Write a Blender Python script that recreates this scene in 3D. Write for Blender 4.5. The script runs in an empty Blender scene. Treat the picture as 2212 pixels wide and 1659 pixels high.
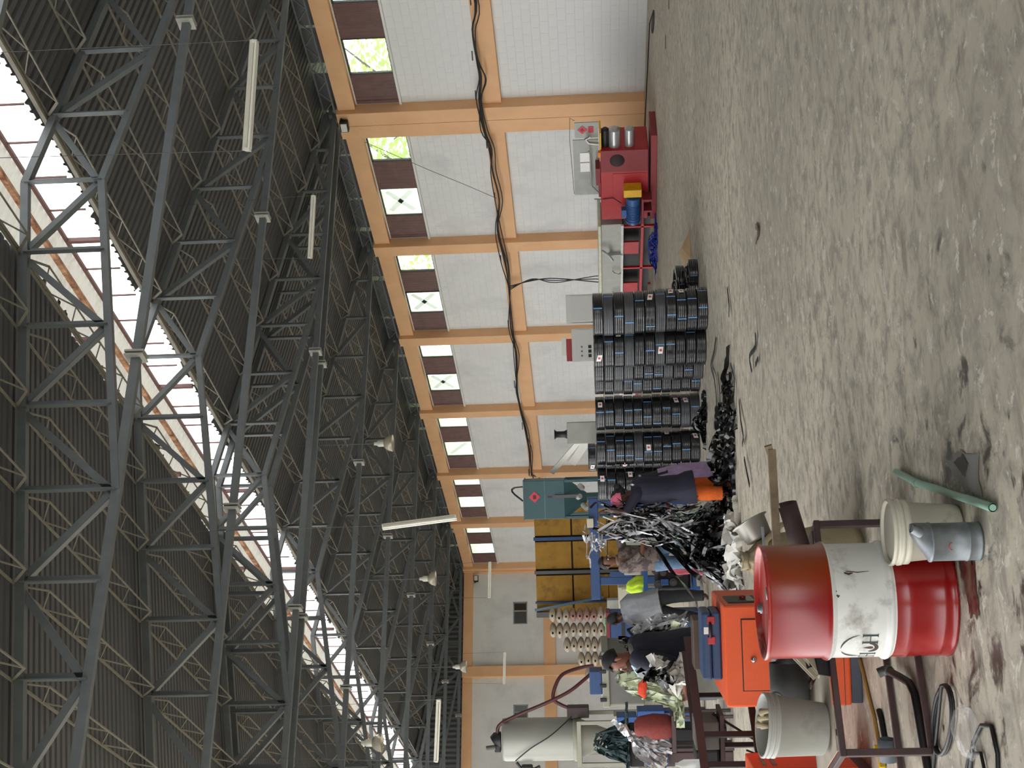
import bpy, bmesh, math, random
from math import sin, cos, tan, pi, radians, sqrt, atan2
from mathutils import Vector, Matrix, Quaternion

S = bpy.context.scene
COL = S.collection
random.seed(7)

# ------------------------------------------------------------------ camera
# phone held sideways: the picture's left side is the hall's "up"
YAW, PITCH, ROLL, CAM_H = radians(28.368), radians(3.2944), radians(-1.8736), 1.65
fwd = Vector((sin(YAW)*cos(PITCH), cos(YAW)*cos(PITCH), sin(PITCH)))
rgt0 = Vector((cos(YAW), -sin(YAW), 0))
up0 = rgt0.cross(fwd)
rgt = rgt0*cos(ROLL) + up0*sin(ROLL)
upv = up0*cos(ROLL) - rgt0*sin(ROLL)
cam_d = bpy.data.cameras.new('camera')
cam = bpy.data.objects.new('camera', cam_d)
COL.objects.link(cam)
mx = Matrix.Identity(4)
for i, v in enumerate((-upv, rgt, -fwd)):
    mx[0][i], mx[1][i], mx[2][i] = v
mx[2][3] = CAM_H
cam.matrix_world = mx
cam_d.sensor_fit = 'HORIZONTAL'
cam_d.sensor_width = 36
cam_d.lens = 2912.65/2212*36
cam_d.clip_start, cam_d.clip_end = .05, 400
S.camera = cam

# ------------------------------------------------------------------ light
W = bpy.data.worlds.new('overcast')
S.world = W
W.use_nodes = True
bg = W.node_tree.nodes['Background']
bg.inputs[0].default_value = (.97, .985, 1, 1)
bg.inputs[1].default_value = 2.6
S.view_settings.view_transform = 'Standard'
S.view_settings.look = 'None'
S.view_settings.gamma = 1
S.view_settings.use_curve_mapping = False
S.view_settings.exposure = .70

# ------------------------------------------------------------------ materials
MATS = {}
def _lin(c):
    return tuple((x/12.92 if x <= .04045 else ((x+.055)/1.055)**2.4) for x in c)
def mat(name, col, rough=.6, metal=0., var=.12, scale=6., bump=0., bscale=40., spec=.5, col2=None, mix=(.4, .65), coat=0.):
    """principled material; col in sRGB 0-1; noise varies it, col2 adds blotches of its own shape"""
    if name in MATS: return MATS[name]
    m = bpy.data.materials.new(name); m.use_nodes = True
    nt = m.node_tree; N = nt.nodes; L = nt.links
    b = N['Principled BSDF']
    b.inputs['Roughness'].default_value = rough
    b.inputs['Metallic'].default_value = metal
    b.inputs['Specular IOR Level'].default_value = spec
    if coat: b.inputs['Coat Weight'].default_value = coat
    tc = N.new('ShaderNodeTexCoord')
    nz = N.new('ShaderNodeTexNoise'); nz.inputs['Scale'].default_value = scale; nz.inputs['Detail'].default_value = 5
    L.new(tc.outputs['Object'], nz.inputs['Vector'])
    c = _lin(col)
    rp = N.new('ShaderNodeValToRGB')
    rp.color_ramp.elements[0].position = .3; rp.color_ramp.elements[1].position = .7
    rp.color_ramp.elements[0].color = tuple(x*(1-var) for x in c)+(1,)
    rp.color_ramp.elements[1].color = tuple(min(1, x*(1+var)) for x in c)+(1,)
    L.new(nz.outputs['Fac'], rp.inputs['Fac'])
    out = rp.outputs['Color']
    if col2:
        n2 = N.new('ShaderNodeTexNoise'); n2.inputs['Scale'].default_value = scale*.55; n2.inputs['Detail'].default_value = 8
        n2.inputs['Roughness'].default_value = .65
        L.new(tc.outputs['Object'], n2.inputs['Vector'])
        r2 = N.new('ShaderNodeValToRGB'); r2.color_ramp.elements[0].position = mix[0]; r2.color_ramp.elements[1].position = mix[1]
        L.new(n2.outputs['Fac'], r2.inputs['Fac'])
        mxn = N.new('ShaderNodeMixRGB'); mxn.inputs[2].default_value = _lin(col2)+(1,)
        L.new(r2.outputs['Color'], mxn.inputs[0]); L.new(out, mxn.inputs[1]); out = mxn.outputs[0]
    L.new(out, b.inputs['Base Color'])
    if bump:
        nb = N.new('ShaderNodeTexNoise'); nb.inputs['Scale'].default_value = bscale; nb.inputs['Detail'].default_value = 4
        L.new(tc.outputs['Object'], nb.inputs['Vector'])
        bn = N.new('ShaderNodeBump'); bn.inputs['Strength'].default_value = bump; bn.inputs['Distance'].default_value = .02
        L.new(nb.outputs['Fac'], bn.inputs['Height']); L.new(bn.outputs['Normal'], b.inputs['Normal'])
    MATS[name] = m
    return m

def floor_material():
    m = bpy.data.materials.new('worn_concrete'); m.use_nodes = True
    nt = m.node_tree; N = nt.nodes; L = nt.links; b = N['Principled BSDF']
    geo = N.new('ShaderNodeNewGeometry')
    def noise(scale, detail=6, rough=.6, vec=None, dist=0.):
        n = N.new('ShaderNodeTexNoise'); n.inputs['Scale'].default_value = scale
        n.inputs['Detail'].default_value = detail; n.inputs['Roughness'].default_value = rough
        n.inputs['Distortion'].default_value = dist
        L.new(vec or geo.outputs['Position'], n.inputs['Vector']); return n.outputs['Fac']
    def ramp(f, p0, p1, c0=(0, 0, 0, 1), c1=(1, 1, 1, 1)):
        r = N.new('ShaderNodeValToRGB'); e = r.color_ramp.elements
        e[0].position, e[1].position = p0, p1; e[0].color, e[1].color = c0, c1
        L.new(f, r.inputs['Fac']); return r.outputs['Color']
    def mix(f, a, c):
        x = N.new('ShaderNodeMixRGB'); L.new(f, x.inputs[0])
        (L.new(a, x.inputs[1]) if not isinstance(a, tuple) else setattr(x.inputs[1], 'default_value', a))
        (L.new(c, x.inputs[2]) if not isinstance(c, tuple) else setattr(x.inputs[2], 'default_value', c))
        return x.outputs[0]
    base = ramp(noise(.35, 8, .6), .35, .65, _lin((.66, .63, .565))+(1,), _lin((.80, .765, .685))+(1,))
    fine = ramp(noise(6, 8, .7, dist=.4), .45, .62)
    c = mix(fine, base, _lin((.57, .54, .49))+(1,))
    pale = ramp(noise(7.5, 8, .72, dist=.5), .575, .615)
    c = mix(pale, c, _lin((.80, .775, .715))+(1,))
    # trowel and wheel streaks running across the hall
    mp = N.new('ShaderNodeMapping'); mp.inputs['Scale'].default_value = (.35, 1.6, 1); mp.inputs['Rotation'].default_value = (0, 0, radians(28))
    L.new(geo.outputs['Position'], mp.inputs['Vector'])
    st = ramp(noise(3.2, 8, .72, mp.outputs[0], .3), .54, .72)
    c = mix(st, c, _lin((.50, .465, .41))+(1,))
    # oil stains where the drums and machines stand
    sp = N.new('ShaderNodeVectorMath'); sp.operation = 'DISTANCE'; sp.inputs[1].default_value = (1.9, 5.7, 0)
    L.new(geo.outputs['Position'], sp.inputs[0])
    near = N.new('ShaderNodeMapRange'); near.inputs[1].default_value = .3; near.inputs[2].default_value = 2.2
    near.inputs[3].default_value = .13; near.inputs[4].default_value = 0
    L.new(sp.outputs['Value'], near.inputs[0])
    ad = N.new('ShaderNodeMath'); ad.operation = 'ADD'
    L.new(noise(3.6, 8, .68, dist=.5), ad.inputs[0]); L.new(near.outputs[0], ad.inputs[1])
    oil = ramp(ad.outputs[0], .64, .73)
    c = mix(oil, c, _lin((.22, .195, .165))+(1,))
    L.new(c, b.inputs['Base Color'])
    rr = N.new('ShaderNodeMapRange'); rr.inputs[3].default_value = .62; rr.inputs[4].default_value = .34
    L.new(oil, rr.inputs[0]); L.new(rr.outputs[0], b.inputs['Roughness'])
    bn = N.new('ShaderNodeBump'); bn.inputs['Strength'].default_value = .25; bn.inputs['Distance'].default_value = .01
    L.new(noise(14, 8, .7), bn.inputs['Height']); L.new(bn.outputs['Normal'], b.inputs['Normal'])
    return m

# ------------------------------------------------------------------ mesh building
class MB:
    def __init__(s): s.v, s.f, s.sm = [], [], []
    def add(s, vs, fs, smooth=False):
        o = len(s.v); s.v += [tuple(v) for v in vs]; s.f += [tuple(i+o for i in f) for f in fs]; s.sm += [smooth]*len(fs); return s
    def box(s, c, d, M=None):
        x, y, z = d[0]/2, d[1]/2, d[2]/2
        vs = [Vector((a*x, b*y, e*z)) for e in (-1, 1) for b in (-1, 1) for a in (-1, 1)]
        if M is not None: vs = [M @ v for v in vs]
        c = Vector(c)
        return s.add([v+c for v in vs], [(0, 2, 3, 1), (4, 5, 7, 6), (0, 1, 5, 4), (2, 6, 7, 3), (0, 4, 6, 2), (1, 3, 7, 5)])
    def b3(s, x0, x1, y0, y1, z0, z1): return s.box(((x0+x1)/2, (y0+y1)/2, (z0+z1)/2), (x1-x0, y1-y0, z1-z0))
    def bbox(s, c, d, bev, M=None):
        """box with chamfered edges"""
        x, y, z = d[0]/2, d[1]/2, d[2]/2; b = min(bev, x*.9, y*.9, z*.9)
        bm = bmesh.new(); bmesh.ops.create_cube(bm, size=1)
        for v in bm.verts: v.co = Vector((v.co.x*d[0], v.co.y*d[1], v.co.z*d[2]))
        bmesh.ops.bevel(bm, geom=bm.edges[:], offset=b, segments=2, affect='EDGES', profile=.5)
        return s.bm(bm, M, c)
    def bm(s, bm, M=None, c=(0, 0, 0), smooth=False):
        bm.verts.index_update(); c = Vector(c)
        vs = [(M @ v.co if M is not None else v.co)+c for v in bm.verts]
        s.add(vs, [[v.index for v in f.verts] for f in bm.faces], smooth); bm.free(); return s
    def bar(s, p, q, w, h=None, up=(0, 0, 1)):
        p, q = Vector(p), Vector(q); h = h or w; d = (q-p); L = d.length
        if L < 1e-6: return s
        d /= L; up = Vector(up)
        if abs(d.dot(up)) > .98: up = Vector((0, 1, 0)) if abs(d.y) < .9 else Vector((1, 0, 0))
        a = d.cross(up).normalized()*(w/2); b = a.cross(d).normalized()*(h/2)
        vs = [e+sa*a+sb*b for e in (p, q) for sa, sb in ((-1, -1), (1, -1), (1, 1), (-1, 1))]
        return s.add(vs, [(3, 2, 1, 0), (4, 5, 6, 7), (0, 1, 5, 4), (1, 2, 6, 5), (2, 3, 7, 6), (3, 0, 4, 7)])
    def angle(s, p, q, w, t, up=(0, 0, 1), flip=1):
        """L-section steel"""
        p, q = Vector(p), Vector(q); d = (q-p).normalized(); up = Vector(up)
        if abs(d.dot(up)) > .98: up = Vector((1, 0, 0))
        a = d.cross(up).normalized()*flip; b = a.cross(d).normalized()*flip
        s.bar(p+a*(w/2), q+a*(w/2), w, t, b); return s.bar(p+b*(w/2), q+b*(w/2), t, w, b)
    def tube(s, pts, r, n=8, cap=True, close=False):
        pts = [Vector(p) for p in pts]; m = len(pts); rs = r if isinstance(r, (list, tuple)) else [r]*m
        vs = []; prev = None
        for i, p in enumerate(pts):
            d = (pts[min(i+1, m-1)]-pts[max(i-1, 0)])
            if close: d = pts[(i+1) % m]-pts[(i-1) % m]
            d = d.normalized() if d.length > 1e-9 else Vector((0, 0, 1))
            if prev is None:
                u = Vector((0, 0, 1)) if abs(d.z) < .9 else Vector((1, 0, 0)); a = d.cross(u).normalized()
            else:
                a = (prev-d*prev.dot(d)); a = a.normalized() if a.length > 1e-6 else d.orthogonal().normalized()
            prev = a; b = d.cross(a)
            vs += [p+(a*cos(2*pi*k/n)+b*sin(2*pi*k/n))*rs[i] for k in range(n)]
        fs = [(i*n+k, i*n+(k+1) % n, (i+1) % m*n+(k+1) % n, (i+1) % m*n+k) for i in range(m if close else m-1) for k in range(n)]
        s.add(vs, fs, True)
        if cap and not close: s.add(vs[:n], [tuple(range(n))[::-1]]); s.add(vs[-n:], [tuple(range(n))])
        return s
    def lathe(s, prof, n=24, M=None, c=(0, 0, 0), smooth=True, a0=0., a1=2*pi):
        full = abs(a1-a0-2*pi) < 1e-6; k = n if full else n+1; c = Vector(c)
        vs = []
        for (r, z) in prof:
            for j in range(k):
                t = a0+(a1-a0)*j/n; v = Vector((r*cos(t), r*sin(t), z)); vs.append((M @ v if M is not None else v)+c)
        fs = []
        for i in range(len(prof)-1):
            for j in range(n):
                j2 = (j+1) % k
                fs.append((i*k+j, i*k+j2, (i+1)*k+j2, (i+1)*k+j))
        return s.add(vs, fs, smooth)
    def cyl(s, p, q, r, n=16, r2=None):
        return s.tube([p, q], [r, r if r2 is None else r2], n)
    def prism(s, poly, h, M=None, c=(0, 0, 0)):
        """poly in xy extruded in z"""
        n = len(poly); c = Vector(c)
        vs = [Vector((x, y, z)) for z in (0, h) for x, y in poly]
        vs = [(M @ v if M is not None else v)+c for v in vs]
        return s.add(vs, [tuple(range(n))[::-1], tuple(range(n, 2*n))]+[(i, (i+1) % n, n+(i+1) % n, n+i) for i in range(n)])
    def mesh(s, name, m):
        me = bpy.data.meshes.new(name); me.from_pydata(s.v, [], s.f)
        me.polygons.foreach_set('use_smooth', s.sm)
        if m: me.materials.append(m)
        me.update(); return me
    def build(s, name, m, parent=None, loc=None, rz=None):
        return link(name, s.mesh(name, m), parent, loc, rz)
def link(name, me, parent=None, loc=None, rz=None):
    o = bpy.data.objects.new(name, me); COL.objects.link(o)
    if parent: o.parent = parent
    if loc is not None: o.location = loc
    if rz is not None: o.rotation_euler = (0, 0, rz)
    return o
def tag(o, label=None, cat=None, group=None, kind=None):
    for k, v in (('label', label), ('category', cat), ('group', group), ('kind', kind)):
        if v: o[k] = v
    return o
def thing(name, label, cat, loc=(0, 0, 0), rz=0., group=None, kind=None):
    o = bpy.data.objects.new(name, None); COL.objects.link(o); o.empty_display_size = .1
    o.location = loc; o.rotation_euler = (0, 0, rz)
    return tag(o, label, cat, group, kind)
def copy_tree(o, parent=None):
    c = o.copy(); COL.objects.link(c)
    if parent: c.parent = parent
    for ch in list(o.children): copy_tree(ch, c)
    return c
def RZ(a): return Matrix.Rotation(a, 3, 'Z')
def RX(a): return Matrix.Rotation(a, 3, 'X')
def RY(a): return Matrix.Rotation(a, 3, 'Y')
ORD = ['first', 'second', 'third', 'fourth', 'fifth', 'sixth', 'seventh', 'eighth', 'ninth', 'tenth', 'eleventh', 'twelfth', 'thirteenth', 'fourteenth']
VIEW = -YAW      # turns a thing's own x axis to the viewer's right

# ================================================================== THE HALL
XW, YF, XL = 23.0, 60.95, 2.17           # right wall, far wall, left column line
FR = [10.8, 16.3, 21.8, 27.25, 27.85, 33.43, 38.87, 44.33, 49.9, 55.1, 60.6]   # frames
XR, ZT, ZB, ZTIE = 12.57, 10.22, 9.02, 8.06
SR, SL = .19, .165
def ztop(x): return ZT-(SR*(x-XR) if x > XR else SL*(XR-x))
def zroof(x): return ztop(x)+.16

M_wall = mat('white_paint', (.875, .875, .862), .8, var=.03, scale=1.2, bump=.25, bscale=9, col2=(.80, .80, .79), mix=(.5, .72))
M_mortar = mat('white_paint_joint', (.855, .855, .84), .9, var=.04, scale=3)
M_peach = mat('peach_paint', (.905, .715, .535), .7, var=.04, scale=1.5, bump=.12, bscale=20, col2=(.87, .66, .48), mix=(.5, .8))
M_brown = mat('brown_sheet', (.41, .27, .235), .45, var=.2, scale=4)
M_outsheet = mat('weathered_roof_top', (.72, .71, .68), .7, var=.1, scale=.5)
M_sheet = mat('dark_roof_sheet', (.365, .37, .38), .55, var=.08, scale=1.5)
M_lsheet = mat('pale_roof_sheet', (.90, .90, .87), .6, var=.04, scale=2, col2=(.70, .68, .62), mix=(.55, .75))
M_steel = mat('grey_painted_steel', (.40, .42, .43), .45, var=.1, scale=5)
M_purl = mat('cream_primer_steel', (.53, .51, .47), .5, var=.12, scale=5)
M_rust = mat('rusty_steel', (.78, .60, .46), .75, var=.25, scale=7, col2=(.45, .24, .14))
M_rail = mat('oxide_red_steel', (.38, .25, .23), .6, var=.15)
M_black = mat('black_rubber', (.09, .09, .095), .5, var=.2)
M_black_gloss = mat('black_gloss', (.06, .06, .065), .25, var=.2)
M_white = mat('white_enamel', (.88, .87, .83), .4, var=.04)
M_out = mat('outside_ground', (.50, .52, .40), .9, var=.2, scale=.4)

# floor
f = MB(); f.add([(-14, -12, 0), (XW+.25, -12, 0), (XW+.25, YF+.3, 0), (-14, YF+.3, 0)], [(0, 1, 2, 3)])
tag(f.build('floor', floor_material()), kind='structure')
f = MB(); f.add([(-60, -60, -.3), (110, -60, -.3), (110, 130, -.3), (-60, 130, -.3)], [(0, 1, 2, 3)])
tag(f.build('ground_outside', M_out), kind='structure')

# ---- right wall: backing with window openings, painted blocks proud of it
COLS = [(16.05, 16.55), (21.55, 22.05), (27.05, 27.55), (27.56, 28.07), (33.19, 33.68), (38.62, 39.12), (44.1, 44.56), (49.68, 50.13), (54.85, 55.35), (60.45, 60.95)]
BAYS = [(16.55, 21.55), (22.05, 27.05), (28.07, 33.19), (33.68, 38.62), (39.12, 44.1), (44.56, 49.68), (50.13, 54.85), (55.35, 60.45)]
WZ0, WZ1 = 6.36, 7.44
wr = MB()
Y0 = 5.
wr.b3(XW, XW+.2, Y0, YF, 0, WZ0-.06)
wr.b3(XW, XW+.2, Y0, YF, WZ1, 7.95)
for a, b in COLS: wr.b3(XW, XW+.2, a, b, WZ0-.06, WZ1)
wr.b3(XW, XW+.2, Y0, 16.05, WZ0-.06, WZ1)
wall_r = tag(wr.build('wall_right', M_mortar), kind='structure')
BW, BH, J = .40, .20, .014
def block_mesh(w, h):
    m = MB(); t, c = .005, .004     # depth proud of the joint, chamfer
    m.add([(0, 0, 0), (0, w, 0), (0, w, h), (0, 0, h), (-t, c, c), (-t, w-c, c), (-t, w-c, h-c), (-t, c, h-c)],
          [(7, 6, 5, 4), (0, 1, 5, 4)[::-1], (1, 2, 6, 5)[::-1], (2, 3, 7, 6)[::-1], (3, 0, 4, 7)[::-1]])
    return m
BLOCKS = {}
def block_at(y, z, w, h):
    k = (round(w, 2), round(h, 2))
    if k not in BLOCKS: BLOCKS[k] = block_mesh(w, h).mesh('block', M_wall)
    o = link('block', BLOCKS[k], wall_r, (XW, y, z)); return o
stuff = MB(); nblk = 0
for bi, (a, b) in enumerate(BAYS):
    for z0, z1 in ((.02, 3.64), (4.2, 6.26)):
        nz = int(round((z1-z0)/(BH+J)))
        hh = (z1-z0)/nz-J
        for r in range(nz):
            z = z0+r*(hh+J); y = a+.01-(.2 if r % 2 else 0)
            while y < b-.03:
                ya, yb = max(y, a+.01), min(y+BW, b-.01)
                if yb-ya > .05:
                    near = bi == 1 and yb > 23.3
                    if near and nblk < 300:
                        block_at(ya, z, yb-ya, hh); nblk += 1
                    else:
                        m = block_mesh(yb-ya, hh); stuff.add([(x+XW, yy+ya, zz+z) for x, yy, zz in m.v], m.f)
                y += BW+J
bw = stuff.build('blockwork', M_wall, wall_r); bw['kind'] = 'stuff'

n = 0
def trim(name_mb, m=None):
    global n; n += 1
    return tag(name_mb.build('trim_%d' % n, m or M_peach), kind='structure')
for a, b in COLS:           # columns
    trim(MB().bbox((XW-.13, (a+b)/2, 3.99), (.36, b-a-.004, 7.98), .012))
for i, (a, b) in enumerate(BAYS):
    trim(MB().bbox((XW-.05, (a+b)/2, 7.70), (.26, b-a, .46), .012))     # eave beam
    trim(MB().bbox((XW-.04, (a+b)/2, 3.93), (.24, b-a, .50), .012))     # tie beam half way up
    trim(MB().b3(XW-.07, XW+.2, a, b, WZ0-.1, WZ0-.04), M_wall)         # sill
# ---- window band: glazed openings and brown sheets in turn
def corr_panel(y0, y1, z0, z1, x, pitch=.125, amp=.028):
    m = MB(); k = max(4, int((y1-y0)/pitch*4)); vs = []
    for i in range(k+1):
        y = y0+(y1-y0)*i/k; dx = amp*sin(2*pi*(y-y0)/pitch)
        vs += [(x+dx, y, z0), (x+dx, y, z1)]
    m.add(vs, [(2*i, 2*i+1, 2*i+3, 2*i+2) for i in range(k)], True)
    m.add([(v[0]+.004, v[1], v[2]) for v in vs], [(2*i, 2*i+2, 2*i+3, 2*i+1) for i in range(k)], True)
    return m
def glass(name, haze, tint=(.93, .97, .95)):
    m = bpy.data.materials.new(name); m.use_nodes = True; nt = m.node_tree; N = nt.nodes; L = nt.links
    N.remove(N['Principled BSDF']); o = N['Material Output']
    t = N.new('ShaderNodeBsdfTransparent'); t.inputs[0].default_value = tint+(1,)
    g = N.new('ShaderNodeBsdfGlossy'); g.inputs['Roughness'].default_value = .08
    d = N.new('ShaderNodeBsdfTranslucent'); d.inputs[0].default_value = (.95, .96, .95, 1)
    x1 = N.new('ShaderNodeMixShader'); x1.inputs[0].default_value = haze; L.new(t.outputs[0], x1.inputs[1]); L.new(d.outputs[0], x1.inputs[2])
    x2 = N.new('ShaderNodeMixShader'); x2.inputs[0].default_value = .06; L.new(x1.outputs[0], x2.inputs[1]); L.new(g.outputs[0], x2.inputs[2])
    L.new(x2.outputs[0], o.inputs[0]); return m
M_pane = glass('dusty_pane', .45)
M_pane_c = glass('clear_pane', .05)
M_frame = mat('dark_window_frame', (.20, .19, .18), .6)
M_tape = glass('grey_paint_cross', .92, (.5, .5, .5))
M_tape.node_tree.nodes['Translucent BSDF'].inputs[0].default_value = (.80, .81, .80, 1)
wn = 0
for bi, (a, b) in enumerate(BAYS):
    w = (b-a)/4
    for k in range(4):
        y0, y1 = a+w*k, a+w*(k+1)
        if k % 2 == 0:
            y0p = y0+(.1 if k else 0); y1p = y1+.15
            wn += 1
            fr = MB(); t = .035
            fr.b3(XW+.02, XW+.09, y0p, y1p, WZ0-.04, WZ0-.04+t); fr.b3(XW+.02, XW+.09, y0p, y1p, WZ1-t, WZ1)
            fr.b3(XW+.02, XW+.09, y0p, y0p+t, WZ0-.04, WZ1); fr.b3(XW+.02, XW+.09, y1p-t, y1p, WZ0-.04, WZ1)
            wo = tag(fr.build('window_%d' % wn, M_frame), kind='structure')
            clear = (bi in (2, 3) and k == 0) or bi == 1
            MB().b3(XW+.05, XW+.056, y0p+t, y1p-t, WZ0-.04+t, WZ1-t).build('pane', M_pane_c if clear else M_pane, wo)
            if not clear and k == 2 and bi in (2, 3, 4, 5):
                rr = random.Random(bi*7+k); cy, cz = (y0p+y1p)/2, (WZ0+WZ1)/2
                for sgn in ((1, -1) if bi != 5 else (1,)):
                    m = MB(); pts = [(XW+.045, cy+u*.48, cz+sgn*u*.36*(1+.15*sin(u*3))) for u in (-1, -.4, .2, .9)]
                    for p, q in zip(pts, pts[1:]): m.bar(p, q, .15, .004, (1, 0, 0))
                    m.build('painted_stroke', M_tape, wo)
        else:
            corr_panel(y0+.15, y1+.1 if k < 3 else y1, WZ0-.04, WZ1, XW+.04).build('corrugated_panel', M_brown, wall_r)

# ---- far wall
MB_f = MB()
FWIN = [(20.1, 21.2, 4.93, 5.6), (15.4, 16.3, 4.93, 5.6)]
xs = [0, 15.4, 16.3, 20.1, 21.2, XW]
for i in range(5):
    hole = i in (1, 3)
    if hole: MB_f.b3(xs[i], xs[i+1], YF, YF+.2, 0, 4.93); MB_f.b3(xs[i], xs[i+1], YF, YF+.2, 5.6, 7.95)
    else: MB_f.b3(xs[i], xs[i+1], YF, YF+.2, 0, 7.95)
wall_f = tag(MB_f.build('wall_far', M_wall), kind='structure')
for x0, x1 in ((17.55, 18.05), (12.2, 12.7), (6.9, 7.4), (22.62, 22.99)):
    trim(MB().bbox(((x0+x1)/2, YF-.1, 3.98), (x1-x0, .3, 7.96), .012))
for x0, x1 in ((18.05, 22.62), (12.7, 17.55), (7.4, 12.2), (0, 6.9)):
    trim(MB().bbox(((x0+x1)/2, YF-.06, 7.72), (x1-x0, .22, .44), .012))
    trim(MB().bbox(((x0+x1)/2, YF-.06, 3.9), (x1-x0, .22, .54), .012))
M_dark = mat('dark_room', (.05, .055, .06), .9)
for x0, x1, z0, z1 in FWIN:
    wn += 1; fr = MB(); t = .05
    fr.b3(x0, x1, YF+.02, YF+.09, z0, z0+t); fr.b3(x0, x1, YF+.02, YF+.09, z1-t, z1); fr.b3(x0, x0+t, YF+.02, YF+.09, z0, z1); fr.b3(x1-t, x1, YF+.02, YF+.09, z0, z1)
    fr.b3((x0+x1)/2-t*.6+.1, (x0+x1)/2+t*.6+.1, YF+.01, YF+.09, z0, z1)
    wo = tag(fr.build('window_%d' % wn, mat('grey_window_frame', (.55, .57, .57), .6)), kind='structure')
    MB().b3(x0, x1, YF+.05, YF+.056, z0, z1).build('pane', M_pane_c, wo)
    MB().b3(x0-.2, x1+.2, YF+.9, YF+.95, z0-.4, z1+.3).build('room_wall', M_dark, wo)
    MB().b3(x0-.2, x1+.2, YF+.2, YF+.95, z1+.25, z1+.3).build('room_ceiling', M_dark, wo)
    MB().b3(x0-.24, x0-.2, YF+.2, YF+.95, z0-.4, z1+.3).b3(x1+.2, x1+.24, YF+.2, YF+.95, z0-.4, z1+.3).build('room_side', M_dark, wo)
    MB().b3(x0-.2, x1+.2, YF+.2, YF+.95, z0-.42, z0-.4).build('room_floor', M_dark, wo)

# ---- roof
roof = tag(thing('ceiling', None, None), kind='structure')
RY0, RY1 = 8.2, YF+.6
def ribbed(x0, x1, y0, y1, zf, m, name, pitch=.2, h=.045, ragged=0):
    """trapezoid-profile sheet, ribs along x"""
    mbb = MB(); prof = []; y = y0
    while y < y1:
        prof += [(y, 0), (y+pitch*.55, 0), (y+pitch*.68, h), (y+pitch*.87, h)]; y += pitch
    rr = random.Random(3); vs = []
    e = 0.
    for i, (yy, dz) in enumerate(prof):
        if ragged and i % 10 == 0: e = rr.uniform(-ragged, ragged)
        xa = x0+(e if ragged else 0)
        vs += [(xa, yy, zf(xa)+dz), (x1, yy, zf(x1)+dz)]
    k = len(prof)
    mbb.add(vs, [(2*i, 2*i+1, 2*i+3, 2*i+2) for i in range(k-1)])
    if name == 'roof_sheet': MB().add([(a, b, c+.012) for a, b, c in vs], [(2*i, 2*i+2, 2*i+3, 2*i+1) for i in range(k-1)]).build('outer_'+name, M_outsheet, roof)
    return mbb.build(name, m, roof)
ribbed(13.76, XW+1.1, RY0, RY1, zroof, M_sheet, 'roof_sheet', ragged=.07)
ribbed(11.38, XL-.9, RY0, RY1, zroof, M_sheet, 'roof_sheet', ragged=.07)
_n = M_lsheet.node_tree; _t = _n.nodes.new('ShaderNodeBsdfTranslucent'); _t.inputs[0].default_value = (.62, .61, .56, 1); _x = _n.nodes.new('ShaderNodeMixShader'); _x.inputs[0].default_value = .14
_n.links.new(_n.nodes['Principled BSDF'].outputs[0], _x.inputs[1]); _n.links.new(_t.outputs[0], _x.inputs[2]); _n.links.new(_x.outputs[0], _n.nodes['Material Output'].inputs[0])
ZM = 11.07
def zmon(x): return ZM-.2*abs(x-XR)
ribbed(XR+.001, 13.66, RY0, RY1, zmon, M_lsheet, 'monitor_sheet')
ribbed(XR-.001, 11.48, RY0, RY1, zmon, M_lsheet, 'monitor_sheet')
for sx in (1, -1):
    xe = XR+sx*1.03
    MB().b3(xe-.03, xe+.03, RY0, RY1, zmon(xe)-.07, zmon(xe)-.01).build('monitor_rail', M_rail, roof)
    xe2 = XR+sx*.58
    MB().b3(xe2-.04, xe2+.04, RY0, RY1, zmon(xe2)-.10, zmon(xe2)-.01).build('monitor_purlin', M_rust, roof)
    y = RY0+.1; k = 0
    pm = MB().b3(-.014, .014, -.014, .014, zroof(xe)-.02, zmon(xe)-.05).mesh('monitor_post', M_rail)
    pm2 = MB().b3(-.04, .04, -.04, .04, zroof(xe)-.1, zmon(xe)-.05).mesh('monitor_post', M_rail)
    while y < RY1:
        link('monitor_post', pm2 if k % 6 == 0 else pm, roof, (xe, y, 0)); y += .917; k += 1
    edge = XR+sx*1.22
    MB().b3(edge-.03, edge+.03, RY0, RY1, zroof(edge)-.09, zroof(edge)-.02).build('edge_purlin', M_purl, roof)
# torn black scraps caught on the left edge of the slot
rr = random.Random(14)
for yy in (14.9, 15.6, 17.4, 18.3, 19.6, 23.5):
    m = MB(); k = 7; pts = [(11.42+rr.uniform(-.02, .22), yy+.28*math.sin(i*.9)*rr.uniform(.3, 1), zroof(11.4)+.05+.05*math.cos(i*1.7)+rr.uniform(0, .06)) for i in range(k)]
    for p, q in zip(pts, pts[1:]): m.bar(p, q, .09, .015)
    m.build('torn_scrap', M_black, roof)
# gables over the far wall
g = MB(); k = 0; prof = []
x = XL-.9
while x < XW+.3: prof.append((x, .0 if (k//2) % 2 else .04)); x += .06; k += 1
vs = []
for x, dy in prof: vs += [(x, YF+.1+dy, 7.9), (x, YF+.1+dy, min(zroof(x), 10.2))]
g.add(vs, [(2*i, 2*i+1, 2*i+3, 2*i+2) for i in range(len(prof)-1)]); g.build('gable_sheet', M_sheet, roof)

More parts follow.
